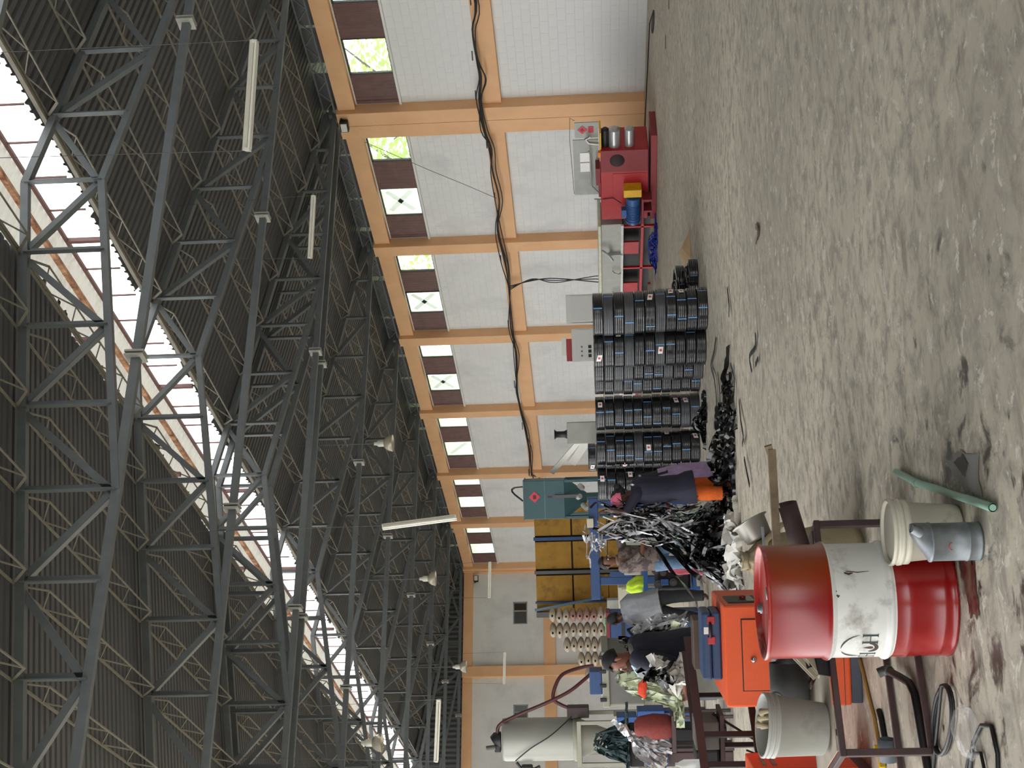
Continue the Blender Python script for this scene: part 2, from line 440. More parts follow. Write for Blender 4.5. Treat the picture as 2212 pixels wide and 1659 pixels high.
# ---- steel trusses
P = 1.3
def node(k, top):
    x = XR+P*k
    if k == 8: x = XW-.1
    if k == -8: x = XL
    if top: return Vector((x, 0, ztop(x)))
    return Vector((x, 0, max(ZTIE, ZB-.17*abs(x-XR)*(ZB-ZTIE)/(.17*P*4))))
def truss():
    t = thing('roof_truss', '', 'roof truss')
    up = (0, 1, 0)
    for sgn in (1, -1):
        MB().bar(node(0, 1), node(8*sgn, 1), .13, .12, (0, 0, 1)).build('top_chord', M_steel, t)
        MB().bar(node(0, 0), node(4*sgn, 0)-Vector((0, 0, 0)), .12, .11, (0, 0, 1)).build('bottom_chord', M_steel, t)
        for k in range(1, 8):
            a, b = node(k*sgn, 1), node(k*sgn, 0)
            MB().angle(a, b, .10, .014, (1, 0, 0)).build('vertical_strut', M_steel, t)
        for k in range(0, 8):
            a, b = node(k*sgn, k % 2), node((k+1)*sgn, (k+1) % 2)
            MB().angle(a, b, .095, .014, (0, 1, 0), sgn).build('diagonal_strut', M_steel, t)
    MB().angle(node(0, 1), node(0, 0), .09, .014, (1, 0, 0)).build('vertical_strut', M_steel, t)
    tie = MB().bar((XL, 0, ZTIE), (XW-.1, 0, ZTIE), .10, .13).build('tie_beam', M_steel, t)
    for xf in (15.72, 9.42):
        pl = MB().bbox((xf, 0, ZTIE+.01), (.03, .26, .28), .006).b3(xf+.05, xf+.08, -.12, .12, ZTIE-.13, ZTIE+.15).build('splice_plate', mat('pale_plate', (.66, .66, .63), .5), tie)
    for sgn in (1, -1):
        x = node(8*sgn, 1).x
        MB().bbox((x-(.05*sgn), 0, 8.13), (.3, .34, .1), .01).build('bearing_plate', M_steel, t)
    return t
T0 = truss(); TR = []
for i, y in enumerate(FR):
    t = T0 if i == 0 else copy_tree(T0)
    t.location.y = y
    nm = ORD[i] if i < 10 else 'last'
    t['label'] = ['grey steel roof truss %s from the camera under the dark sheet roof' % nm, 'grey steel roof truss against the far gable wall'][i == 10]
    t['kind'] = 'structure'
    TR.append(t)
    if i != 4 and i != 3:
        c = tag(MB().bbox((XL, y, ZTIE/2), (.3, .3, ZTIE), .01).build('trim_%d' % (n+1), M_peach), kind='structure'); n += 1
    if i == 3:
        n += 1; tag(MB().bbox((XL, 27.55, ZTIE/2), (.3, .9, ZTIE), .01).build('trim_%d' % n, M_peach), kind='structure')

# ---- lattice purlins between trusses
PUR = {}
def purlin_meshes(L):
    k = round(L, 2)
    if k in PUR: return PUR[k]
    D, e = .30, .42
    top = MB().bar((0, .02, 0), (0, L-.02, 0), .03, .03).mesh('lattice_purlin', M_purl)
    bot = MB().bar((0, e, -D), (0, L-e, -D), .022, .022).mesh('bottom_rod', M_purl)
    nb = 8; ws = []; pts = [(0, .05, 0)]
    for i in range(nb+1): pts.append((0, e+(L-2*e)*i/nb, -D if i % 2 == 0 else 0))
    pts.append((0, L-.05, 0))
    bars = [MB().bar(p, q, .045 if j in (0, len(pts)-2) else .018, .012 if j in (0, len(pts)-2) else .018, (1, 0, 0)).mesh('web_bar', M_purl) for j, (p, q) in enumerate(zip(pts, pts[1:]))]
    allb = MB()
    for p, q in zip(pts, pts[1:]): allb.bar(p, q, .02)
    PUR[k] = (top, bot, bars, allb.mesh('web', M_purl)); return PUR[k]
for i in range(len(FR)-1):
    y0, y1 = FR[i], FR[i+1]
    if y1-y0 < 1: continue
    top, bot, bars, allb = purlin_meshes(y1-y0)
    for k in list(range(1, 8))+list(range(-8, 0)):
        x = XR+P*k
        if x < .20*y1-.6: continue
        tilt = atan2(SR, 1) if k > 0 else -atan2(SL, 1)
        for sub in (0, .5):          # one purlin on each node and one between
            xx = x+(P*sub if k > 0 else -P*sub)
            if sub and (i > 3 or True): continue
            o = link('lattice_purlin', top, roof, (xx, y0, ztop(xx)+.09)); o.rotation_euler = (0, tilt, 0)
            link('bottom_rod', bot, o)
            if i in (1, 2, 0) and k > -7:
                for b in bars: link('web_bar', b, o)
            else: link('web', allb, o)
# eave lattice girder above the right wall, seen against the trees
for (a, b) in BAYS[1:]:
    m = MB().bar((XW-.25, a, 8.0), (XW-.25, b, 8.0), .04).bar((XW-.25, a, 8.28), (XW-.25, b, 8.28), .04)
    k = 12
    for j in range(k):
        m.bar((XW-.25, a+(b-a)*j/k, 8.0 if j % 2 else 8.28), (XW-.25, a+(b-a)*(j+1)/k, 8.28 if j % 2 else 8.0), .025)
    m.build('eave_lattice', M_steel, roof)
    rr = random.Random(int(a))
    y = a-.2
    while y < b+.2:                       # dark closing sheets with small gaps between them
        L2 = rr.uniform(1.2, 2.4); y2 = min(y+L2, b+.3)
        MB().b3(XW+.10, XW+.12, y, y2, 7.93, zroof(XW)+.02).build('eave_closer', M_sheet, roof); y = y2+rr.uniform(.05, .4)

# ---- unseen lower bay added behind and beside the camera to shade the foreground
M_rearwall = mat('rear_wall_paint', (.72, .71, .68), .85, var=.06)
tag(MB().b3(-9.2, -5, -11.2, -11, 0, 9).b3(5, XW+.2, -11.2, -11, 0, 9).b3(-5, 5, -11.2, -11, 5.2, 9).build('wall_rear_added', M_rearwall), kind='structure')  # unseen rear wall, its doorway left open to light the drum
tag(MB().b3(XW, XW+.2, -11, 5, 0, 9).build('wall_side', M_rearwall), kind='structure')
bay = tag(thing('ceiling', None, None), kind='structure')  # unseen roof over the camera, added to keep the near floor darker
cr = MB(); y = -11.2; prof = []
while y < 8.3: prof += [(y, 0), (y+.11, 0), (y+.136, .045), (y+.174, .045)]; y += .2
vs = []
for yy, dz in prof: vs += [(-9.4, yy, 5.9+dz), (XL, yy, 8.4+dz), (XW+.6, yy, 8.6+dz)]
cr.add(vs, [q for i in range(len(prof)-1) for q in ((3*i, 3*i+1, 3*i+4, 3*i+3), (3*i+1, 3*i+2, 3*i+5, 3*i+4))])
cr.build('roof_sheet', M_sheet, bay)

# ================================================================== NEAR THINGS
M_red = mat('red_enamel', (.55, .06, .065), .22, var=.16, scale=4, spec=.6)
def rust_wash(m, col):
    # faded, rusty side of the drum: a stain in the drum's own coordinates
    nt = m.node_tree; N = nt.nodes; L = nt.links; b = N['Principled BSDF']; src = b.inputs['Base Color'].links[0].from_socket
    tc = N.new('ShaderNodeTexCoord'); sx = N.new('ShaderNodeSeparateXYZ'); L.new(tc.outputs['Object'], sx.inputs[0])
    nz = N.new('ShaderNodeTexNoise'); nz.inputs['Scale'].default_value = 7; nz.inputs['Detail'].default_value = 8; L.new(tc.outputs['Object'], nz.inputs['Vector'])
    ad = N.new('ShaderNodeMath'); ad.operation = 'MULTIPLY_ADD'; ad.inputs[1].default_value = .22; L.new(nz.outputs['Fac'], ad.inputs[0]); L.new(sx.outputs['X'], ad.inputs[2])
    mr = N.new('ShaderNodeMapRange'); mr.inputs[1].default_value = .14; mr.inputs[2].default_value = .30; mr.inputs[4].default_value = .85; L.new(ad.outputs[0], mr.inputs[0])
    mx_ = N.new('ShaderNodeMixRGB'); mx_.inputs[2].default_value = _lin(col)+(1,); L.new(mr.outputs[0], mx_.inputs[0]); L.new(src, mx_.inputs[1]); L.new(mx_.outputs[0], b.inputs['Base Color'])
    return m
M_redrust = rust_wash(mat('red_enamel_rusty', (.55, .06, .065), .30, var=.16, scale=4, spec=.6), (.58, .27, .12))
M_dwhite = mat('scuffed_white_enamel', (.83, .83, .81), .4, var=.05, scale=8, col2=(.60, .58, .55), mix=(.54, .68))
M_dgreen = mat('dark_green_print', (.05, .17, .15), .5)
M_dbrown = mat('brown_print', (.22, .15, .08), .5)
M_galv = mat('galvanised', (.50, .52, .53), .5, metal=.6, var=.22, scale=18)
M_wplast = mat('dirty_white_plastic', (.80, .78, .71), .5, var=.06, scale=9, col2=(.58, .52, .42), mix=(.58, .72))
M_gplast = mat('grey_plastic', (.64, .64, .61), .55, var=.06, scale=7, col2=(.52, .51, .47), mix=(.55, .75))
M_pgreen = mat('green_pvc', (.55, .70, .62), .4, var=.05)
M_orange = mat('orange_powder_coat', (.88, .34, .13), .5, var=.03, scale=30)
M_slate = mat('slate_base', (.27, .29, .34), .6)
M_dkbrown = mat('dark_brown_steel', (.27, .20, .20), .6, var=.18, scale=8)
M_wood = mat('weathered_wood', (.52, .45, .36), .8, var=.25, scale=9, bump=.3)
M_tan = mat('tan_canvas', (.62, .57, .46), .9, var=.12, scale=8, bump=.4, bscale=18)
M_tin = mat('dull_tin', (.60, .58, .55), .35, metal=.5, var=.1)
M_blue = mat('blue_case', (.14, .25, .39), .5, var=.08)
M_dkgrey = mat('dark_grey_pvc', (.33, .33, .33), .5, var=.1)
M_beige = mat('beige_pvc', (.74, .71, .62), .5, var=.06)
M_board = mat('brown_carton', (.33, .27, .23), .8, var=.12)
M_clear = glass('thin_clear_film', .10, (.93, .93, .93))
M_yellow = mat('yellow_hose', (.70, .56, .30), .5)

# ---- red and white oil drum
D = thing('oil_drum', 'red steel oil drum with a wide white band and green emblem', 'drum', (2.14, 6.24, 0), VIEW)
r = .268
def hoop(z): return [(r, z-.022), (r+.010, z-.010), (r+.013, z), (r+.010, z+.010), (r, z+.022)]
MB().lathe([(0, .004), (r-.012, .004), (r-.004, 0), (r+.004, .004), (r+.004, .014), (r, .02)]+hoop(.10)[:0]+[(r, .05), (r+.004, .06), (r, .07), (r, .12), (r-.003, .14), (r, .16), (r, .20), (r+.005, .215), (r, .23), (r, .282)], 56).build('lower_shell', M_red, D)
MB().lathe([(r, .282)]+hoop(.304)+[(r, .33), (r, .55)]+hoop(.574)[:3], 56).build('white_band', M_dwhite, D)
MB().lathe(hoop(.574)[2:]+[(r, .845), (r, .850)], 56).build('upper_shell', M_redrust, D)
MB().lathe([(r, .848), (r+.006, .852), (r+.006, .864), (r, .868), (r-.008, .866), (r-.010, .845), (r-.02, .838), (0, .842)], 56).build('lid', mat('red_lid', (.66, .20, .18), .3, var=.1, col2=(.80, .66, .62), mix=(.5, .7)), D)
for a, rr in ((-1.2, .03), (1.9, .018)):
    MB().lathe([(rr+.008, .84), (rr+.008, .848), (rr, .852), (rr, .862), (0, .864)], 16, c=(cos(a)*.19, sin(a)*.19, 0)).build('bung', M_galv, D)
def wrap(th, z, off=.0025):      # angle left of the viewer's centre line, height
    a = -pi/2-th+.165; return Vector((cos(a)*(r+off), sin(a)*(r+off), z))
def stroke(pts, w, name, m):
    """flat print on the curved shell: quads between left and right edges"""
    b = MB(); vs = []
    for i, (t, z) in enumerate(pts):
        p, q = pts[max(i-1, 0)], pts[min(i+1, len(pts)-1)]
        dx, dz = (q[0]-p[0])*r, q[1]-p[1]; l = sqrt(dx*dx+dz*dz) or 1; ww = (w[i] if isinstance(w, list) else w)/2
        nx, nz = -dz/l*ww/r, dx/l*ww
        vs += [wrap(t+nx, z+nz), wrap(t-nx, z-nz)]
    b.add(vs, [(2*i, 2*i+1, 2*i+3, 2*i+2) for i in range(len(pts)-1)])
    return b.build(name, m, D)
def letter_h(t, dt, z0=.366, z1=.434):
    for tt in (t, t+dt):
        stroke([(tt, z0), (tt, z1)], .009, 'printed_letter', M_dgreen)
        for z in (z0, z1): stroke([(tt-.035, z), (tt+.035, z)], .004, 'printed_letter', M_dgreen)
    stroke([(t, (z0+z1)/2), (t+dt, (z0+z1)/2)], .004, 'printed_letter', M_dgreen)
letter_h(.65, .16); letter_h(1.17, .15)
cz, ct = .395, .953
stroke([(ct+.115*cos(a), cz+.002+.030*sin(a)) for a in [pi*.95+pi*1.1*k/12 for k in range(13)]], [.004]+[.006+.012*sin(pi*k/12) for k in range(1, 12)]+[.004], 'printed_letter', M_dbrown)
stroke([(ct, .382), (ct, .392), (ct, .402), (ct, .430)], [.008, .017, .014, .001], 'printed_drop', M_dbrown)
stroke([(.955+.32*cos(a), .43+.10*sin(a)) for a in [pi*k/18 for k in range(8)]], [.002, .005, .009, .011, .009, .007, .005, .002], 'printed_arch', M_dgreen)
stroke([(.955+.32*cos(a), .43+.10*sin(a)) for a in [pi*k/18 for k in range(9, 18)]], [.002, .005, .007, .008, .007, .006, .005, .003, .001], 'printed_arch', M_dgreen)

for th0, z0, z1, w_ in ((-.50, .395, .500, .005), (-.47, .470, .508, .010), (-.16, .552, .566, .016), (-.08, .540, .552, .012), (-.02, .556, .566, .014)):
    stroke([(th0, z0), (th0+.02, (z0+z1)/2), (th0-.01, z1)], [w_*.4, w_, w_*.7], 'rust_mark', M_dbrown)
# ---- white bucket and galvanised jug in front of the drum
B = thing('white_bucket', 'dirty white plastic bucket standing behind the galvanised jug', 'bucket', (2.315, 5.825, 0), VIEW)
MB().lathe([(0, .004), (.112, .004), (.118, .012), (.138, .265), (.150, .268), (.152, .285), (.142, .288), (.142, .300), (.152, .303), (.152, .318), (.145, .322), (.138, .318), (.134, .3), (.115, .03), (0, .025)], 40).build('body', M_wplast, B)
MB().lathe([(.139, .235), (.147, .238), (.147, .262), (.139, .265)], 40).build('collar', M_wplast, B)
MB().lathe([(0, .296), (.134, .30), (.136, .306), (.11, .309), (0, .307)], 40).build('lid', M_wplast, B)
J_ = thing('galvanised_jug', 'galvanised oil jug with angled spout standing before the white bucket', 'jug', (2.155, 5.55, 0), VIEW)
jb = MB().lathe([(0, .003), (.080, .003), (.084, 0), (.084, .01), (.082, .014), (.082, .052), (.085, .055), (.085, .06), (.082, .063), (.082, .205), (.086, .208), (.086, .215), (.080, .22), (.062, .245), (.044, .270), (.026, .290), (0, .292)], 36)
jb.v = [(x+max(0, z-.215)*.75, y, z) for x, y, z in jb.v]; jb.build('body', M_galv, J_)
MB().tube([(.035, -.03, .245), (.05, -.036, .262), (.066, -.042, .292)], [.026, .023, .020], 16, cap=False).tube([(.066, -.042, .292), (.06, -.04, .275)], [.017, .018], 16).build('spout', M_galv, J_)
MB().tube([(-.06, .055, .06), (-.085, .085, .08), (-.085, .085, .17), (-.055, .055, .2)], .007, 8).build('handle', M_galv, J_)
pp = MB(); arc = [(sin(a)*.016, cos(a)*.013) for a in [k*.45-1.6 for k in range(8)]]
pp.tube([(x-.01, -sqrt(max(.0834**2-(x-.01)**2, 0)), z+.135) for x, z in arc], .0022, 5).build('red_mark', mat('red_marker', (.70, .25, .22), .5), J_)

tag(MB().tube([(3.02, 6.73, .02), (2.90, 6.53, .02), (2.78, 6.34, .019), (2.62, 6.04, .019), (2.47, 5.77, .019), (2.32, 5.49, .019), (2.17, 5.22, .019)], .0185, 14, cap=False)
    .tube([(2.80, 6.375, .019), (2.775, 6.335, .019)], .0215, 14).tube([(2.17, 5.22, .019), (2.30, 5.45, .019)], .014, 12)
    .build('pvc_pipe', M_pgreen), 'pale green PVC pipe lying on the concrete beside the white bucket', 'pipe')

# marks on the floor
def blot(name, pts, m, z=.003, seed=1):
    rr = random.Random(seed); b = MB(); cx = sum(p[0] for p in pts)/len(pts); cy = sum(p[1] for p in pts)/len(pts); vs = [(cx, cy, z)]
    k = len(pts)*8
    for i in range(k):
        t = i/8; a, c = pts[int(t) % len(pts)], pts[(int(t)+1) % len(pts)]; u = t-int(t); u = u*u*(3-2*u); j = 1+rr.uniform(-.16, .16)
        x, y = a[0]+(c[0]-a[0])*u, a[1]+(c[1]-a[1])*u
        vs.append((cx+(x-cx)*j, cy+(y-cy)*j, z))
    b.add(vs, [(0, i+1, (i+1) % k+1) for i in range(k)])
    o = b.build(name, m, bpy.data.objects['floor']); return o
blot('cement_patch', [(2.66, 5.82), (2.60, 5.58), (2.46, 5.34), (2.29, 5.38), (2.40, 5.60)], mat('damp_cement', (.50, .49, .47), .5, var=.1), .003, 2)
blot('oil_spot', [(2.60, 5.70), (2.57, 5.55), (2.50, 5.50), (2.47, 5.58)], mat('wet_oil', (.12, .11, .10), .2), .005, 3)
blot('red_spill', [(2.18, 5.84), (2.10, 5.66), (1.98, 5.70), (1.86, 5.72), (1.93, 5.86)], mat('red_spill', (.30, .12, .12), .35, var=.3, scale=20, col2=(.40, .33, .28), mix=(.45, .6)), .004, 5)

# ---- orange cabinet with the blue tool case on it
G_ = thing('generator', 'orange sheet metal generator cabinet with a round door lock', 'generator', (2.235, 8.53, 0), radians(-25.7))
w, d, h = .64, .90, .85
MB().bbox((w/2, d/2, .035), (w-.02, d-.02, .07), .008).build('base', M_slate, G_)
MB().bbox((w/2, d/2, .46), (w, d, .78), .014).build('body', M_orange, G_)
MB().b3(.10, .557, -.0015, 0, .253, .747).build('door_gasket', M_black, G_)
MB().bbox((.3285, -.004, .50), (.443, .014, .48), .003).build('door', M_orange, G_)
MB().lathe([(.018, 0), (.02, .008), (.014, .02), (0, .02)], 18, RX(pi/2), (.30, -.01, .675)).box((.30, -.034, .675), (.008, .012, .03)).build('door_lock', mat('chrome', (.75, .75, .77), .15, metal=1.), G_)
for z in (.165, .20, .235):
    for k in range(5):
        MB().b3(w-.32+k*.055, w-.28+k*.055, -.003, .004, z-.01, z+.014).build('vent_slot', M_black, G_)
MB().b3(.0, w, -.0025, 0, .252, .256).b3(.0, w, -.0025, 0, .11, .113).build('seam', M_black, G_)
for sx in (1,):        # control window in the right side
    MB().bbox((w+.002, .30, .71), (.012, .36, .20), .004).build('control_window', M_black, G_)
    MB().bbox((w+.009, .30, .66), (.006, .26, .05), .002).build('control_plate', M_gplast, G_)
    MB().lathe([(.02, 0), (.022, .012), (.012, .02), (0, .02)], 14, RY(pi/2), (w+.012, .28, .70)).build('stop_button', M_red, G_)
K = thing('tool_case', 'blue plastic tool case lying on the orange generator', 'tool case', (2.30+.16, 8.70, h+.001), radians(-27))
MB().bbox((.22, .15, .03), (.44, .30, .06), .012).build('tray', M_blue, K)
MB().bbox((.22, .15, .092), (.44, .30, .062), .016).build('lid', M_blue, K)
for x in (.26, .39): MB().bbox((x, -.004, .062), (.05, .02, .05), .005).build('latch', mat('red_latch', (.62, .16, .2), .5), K)
MB().tube([(.28, -.006, .07), (.285, -.035, .07), (.37, -.035, .07), (.375, -.006, .07)], .009, 8).build('handle', M_black, K)
MB().b3(.30, .345, -.0025, 0, .08, .11).build('sticker', M_white, K)
K2 = thing('carton', 'long dark brown carton behind the blue tool case', 'carton', (2.66, 9.06, h+.002), radians(-27))
MB().bbox((.15, .1, .07), (.34, .22, .16), .006).build('box', M_board, K2)
MB().b3(-.015, .315, .09, .11, .15, .1525).build('flap_seam', M_black, K2)

# ---- brown steel bench frame behind the drum
Fm = thing('bench_frame', 'low brown steel bench frame standing behind the oil drum', 'frame', (0, 0, 0))
y0, y1, x0, x1, zt = 6.86, 7.62, 1.56, 2.78, .44
for (x, y) in ((x0, y0), (x1, y0), (x0, y1), (x1, y1)): MB().bbox((x, y, zt/2), (.035, .035, zt), .003).build('leg', M_dkbrown, Fm)
for y in (y0, y1):
    MB().bbox(((x0+x1)/2, y, zt+.015), (x1-x0+.04, .04, .03), .003).build('top_rail', M_dkbrown, Fm)
    MB().bbox(((x0+x1)/2, y, .02), (x1-x0, .03, .03), .003).build('bottom_rail', M_dkbrown, Fm)
for x in (x0, x1, 2.1): MB().bbox((x, (y0+y1)/2, zt+.014), (.035, y1-y0, .028), .003).build('cross_rail', M_dkbrown, Fm)
MB().b3(1.58, 2.06, 6.9, 7.58, zt+.03, zt+.036).build('shelf_sheet', mat('pale_shelf', (.62, .58, .52), .7, var=.2), Fm)
MB().b3(2.14, 2.76, 6.9, 7.58, zt+.03, zt+.036).build('shelf_sheet', M_dkbrown, Fm)
zs = zt+.037

tag(MB().bar((2.30, 7.18, zs+.125+.05), (3.17, 6.72, zs+.145+.05), .035, .042).bar((3.155, 6.735, zs+.200), (3.185, 6.70, zs+.215), .02, .04).build('wooden_beam', M_wood), 'weathered wooden beam sticking out over the brown steel trough', 'beam')
tag(MB().bar((2.45, 7.28, zs+.22), (2.86, 7.06, zs+.24), .03, .012).build('steel_strip', M_galv), 'narrow grey metal strip lying above the wooden beam', 'strip')
# grey bucket on the frame
GB = thing('grey_bucket', 'grey plastic bucket tipped on the brown bench frame', 'bucket', (1.745, 7.12, zs+.012), VIEW)
Mt = RY(radians(6)) @ RX(radians(5))
MB().lathe([(0, .004), (.128, .004), (.134, .012), (.158, .262), (.166, .264), (.166, .275), (.159, .277), (.159, .287), (.167, .289), (.167, .300), (.160, .302), (.160, .312), (.168, .314), (.168, .325), (.160, .33), (.154, .325), (.150, .29), (.13, .03), (0, .02)], 40, Mt).build('body', M_gplast, GB)
MB().tube([Mt @ Vector((cos(a)*.172, sin(a)*.172-.02*sin(a/2)*0, .285-.12*max(0, sin(a)))) for a in [pi*k/14 for k in range(15)]], .004, 6).build('handle', M_galv, GB)
rag = MB(); rr = random.Random(5)
for k in range(3):
    a = .9+k*.30; rag.tube([Mt @ Vector((cos(a)*.12, -.06+.05*sin(a), .26)), Mt @ Vector((cos(a)*.10, -.05+rr.uniform(-.03, .03), .34)), Mt @ Vector((cos(a)*.15, -.1+.03*k, .36)), Mt @ Vector((cos(a)*.172, -.12+.02*k, .31))], [.014, .022, .018, .008], 7)
tag(rag.build('rag', M_tan, None, (1.745, 7.12, zs+.012), VIEW), 'tan rag stuffed into the mouth of the tipped grey bucket', 'rag')
# PVC offcuts lying on the frame
def half_pipe(p, q, rad, a0, a1, m, name, lab, cat='offcut', t=.004):
    p, q = Vector(p), Vector(q); d = (q-p).normalized(); u = Vector((0, 0, 1)); a = d.cross(u).normalized(); b = a.cross(d); k = 14; vs = []
    for e in (p, q):
        for rr_ in (rad, rad-t):
            vs += [e+(a*cos(a0+(a1-a0)*j/k)+b*sin(a0+(a1-a0)*j/k))*rr_ for j in range(k+1)]
    n1 = k+1; fs = []
    for j in range(k):
        fs += [(j, j+1, 2*n1+j+1, 2*n1+j), (n1+j, 3*n1+j, 3*n1+j+1, n1+j+1), (j, n1+j, n1+j+1, j+1), (2*n1+j, 2*n1+j+1, 3*n1+j+1, 3*n1+j)]
    return tag(MB().add(vs, fs, True).build(name, m), lab, cat)
half_pipe((2.60, 6.92, zs+.075), (2.86, 6.76, zs+.16), .075, pi*.95, pi*2.15, M_dkbrown, 'steel_trough', 'dark brown bent steel trough on the bench frame beside the drum', 'trough', .006)
half_pipe((2.20, 7.45, zs+.115), (1.92, 7.56, zs+.115), .11, 0, 2*pi, M_dkgrey, 'pipe_offcut', 'short dark grey pipe offcut between the grey bucket and the drum')
half_pipe((2.42, 7.52, zs+.10), (2.20, 7.60, zs+.10), .095, 0, 2*pi, M_dkgrey, 'pipe_offcut', 'dark grey pipe offcut half hidden behind the oil drum')
for i, (p, q, m, lab) in enumerate([((2.28, 7.02, zs+.26), (1.98, 6.98, zs+.03), M_beige, 'long beige plastic channel leaning across the dark pipe offcut'), ((2.30, 6.94, zs+.23), (1.99, 6.92, zs+.02), M_beige, 'short beige plastic channel leaning in front of the longer channel')]):
    p, q = Vector(p), Vector(q)
    tag(MB().bar(p, q, .04, .004).bar(p+Vector((0, -.02, .016)), q+Vector((0, -.02, .016)), .004, .034).bar(p+Vector((0, .02, .016)), q+Vector((0, .02, .016)), .004, .034).build('plastic_channel', m), lab, 'channel')
for i, (a, b, c, dd) in enumerate([((2.32, 6.90, zs+.02), (2.02, 6.88, zs+.0), (2.02, 6.96, zs+.09), (2.32, 6.99, zs+.12)), ((2.26, 6.86, zs+.01), (1.95, 6.87, zs-.02), (1.97, 6.82, zs+.06), (2.26, 6.81, zs+.10)), ((2.36, 7.0, zs+.01), (2.06, 7.02, zs+.0), (2.05, 7.1, zs+.10), (2.36, 7.1, zs+.13))]):
    vs = [Vector(v) for v in (a, b, c, dd)]; off = Vector((0, .012, .03)); mid = [(vs[0]+vs[3])/2+off, (vs[1]+vs[2])/2+off]
    q = [vs[0], vs[1], mid[1], mid[0], vs[2], vs[3]]; q += [v+Vector((0, .004, .004)) for v in q]
    tag(MB().add(q, [(0, 1, 2, 3), (3, 2, 4, 5), (6, 9, 8, 7), (9, 11, 10, 8), (0, 6, 7, 1), (4, 10, 11, 5), (1, 7, 8, 2), (2, 8, 10, 4), (5, 11, 9, 3), (3, 9, 6, 0)]).build('gutter_offcut', mat('black_pvc', (.12, .125, .13), .35)), ['black folded gutter offcut at the foot of the beige channels', 'black gutter offcut overhanging the front rail of the bench frame', 'black gutter offcut behind the beige channels'][i], 'offcut')

# ---- clutter on the floor by the frame
tag(MB().tube([(2.54, 8.45, .012), (2.40, 8.36, .012), (2.26, 8.30, .012), (2.16, 8.25, .012), (2.07, 8.20, .012), (1.89, 8.16, .012), (1.7, 8.1, .012)], .011, 8).build('yellow_hose', M_yellow), 'thin yellowish hose on the floor under the orange generator', 'hose')
hz = thing('black_hose', 'thick black hose with an elbow fitting on the floor', 'hose')
MB().tube([(2.13, 7.42, .05), (2.09, 7.33, .05), (2.05, 7.25, .04), (1.98, 7.12, .022), (1.90, 7.04, .022), (1.80, 7.02, .022), (1.70, 7.01, .022), (1.60, 7.0, .022), (1.45, 6.98, .022)], .021, 10).build('tube', M_black, hz)
MB().tube([(2.13, 7.42, .05), (2.15, 7.46, .05), (2.15, 7.48, .07), (2.14, 7.49, .10)], .027, 12).build('elbow_fitting', M_dkgrey, hz)
def loop(cx, cy, a, b, rot, z=.011, n_=30, turns=1.0, dz=.0):
    return [(cx+a*cos(t)*cos(rot)-b*sin(t)*sin(rot), cy+a*cos(t)*sin(rot)+b*sin(t)*cos(rot), z+dz*k/n_) for k, t in enumerate([2*pi*turns*i/n_ for i in range(n_+1)])]
tag(MB().tube(loop(1.64, 6.56, .13, .24, .25, .010, 40, 1.9, .018)+[(1.50, 6.9, .012), (1.3, 7.0, .012)], .0095, 7).build('black_cable', M_black), 'coiled black cable on the floor beside the plastic bag', 'cable')
tag(MB().tube([(1.22, 6.42, .01), (1.33, 6.25, .011), (1.42, 6.08, .02), (1.46, 5.94, .012), (1.42, 5.80, .01), (1.30, 5.78, .01), (1.1, 5.9, .01)], .010, 7).build('black_cable', M_black), 'black cable curving out of frame past the plastic bag', 'cable')
tag(MB().tube([(1.18, 6.35, .012), (1.30, 6.30, .03), (1.40, 6.20, .012), (1.36, 6.02, .012), (1.25, 6.0, .012)], .008, 7).build('black_cable', M_black), 'thin black cable under the plastic bag', 'cable')
half_pipe((1.83, 7.72, .052), (1.72, 7.78, .052), .05, 0, 2*pi, mat('blue_grey_pvc', (.38, .41, .44), .5), 'pipe_coupling', 'blue grey pipe coupling on the floor under the bench frame', 'coupling', .006)
tag(MB().tube([(2.07, 8.02, .015), (2.01, 7.98, .016), (1.95, 7.97, .015), (1.87, 7.96, .014)], .017, 8).build('hose_piece', M_black), 'short black hose piece on the floor behind the bench frame', 'hose')
tag(MB().bbox((1.80, 8.10, .022), (.10, .05, .035), .006, ).bbox((1.86, 8.10, .03), (.05, .03, .05), .006).build('yellow_pliers', mat('yellow_plastic', (.75, .62, .08), .5)), 'small yellow plastic clamp on the floor behind the grey bucket', 'clamp')
# crumpled plastic bag
bm = bmesh.new(); bmesh.ops.create_icosphere(bm, subdivisions=4, radius=1); rr = random.Random(11)
ph = [(rr.uniform(2, 9), rr.uniform(2, 9), rr.uniform(2, 9), rr.uniform(0, 6)) for _ in range(9)]
for v in bm.verts:
    c = v.co; k = 1+sum(.05*abs(sin(p[0]*c.x+p[1]*c.y+p[2]*c.z+p[3])) for p in ph)-.2
    v.co = Vector((c.x*.12*k, c.y*.085*k, max(-.034, c.z*.055*k)))
bagm = MB().bm(bm, RZ(.5), (0, 0, .036), True)
tag(bagm.build('plastic_bag', M_clear, None, (1.47, 6.10, 0)), 'crumpled clear plastic bag on the concrete by the cables', 'bag')

# ---- orange cabinet cut by the frame edge
OC = thing('orange_cabinet', 'orange machine cabinet at the edge of view beside the grey bucket', 'cabinet', (1.865, 8.49, 0), radians(-24))
MB().bbox((-.35, .25, .40), (.66, .5, .64), .012).build('body', M_orange, OC)
MB().bbox((-.35, .25, .04), (.64, .48, .08), .006).build('base', M_slate, OC)
for z in (.58, .64): MB().bbox((-.018, .2, z), (.012, .22, .03), .003).build('bracket', M_galv, OC)
MB().bbox((-.018, .25, .26), (.006, .09, .014), .002).build('slot', M_black, OC)
MB().bbox((-.3, .2, .745), (.4, .3, .05), .01).build('top_tray', mat('green_tray', (.12, .33, .28), .6), OC)

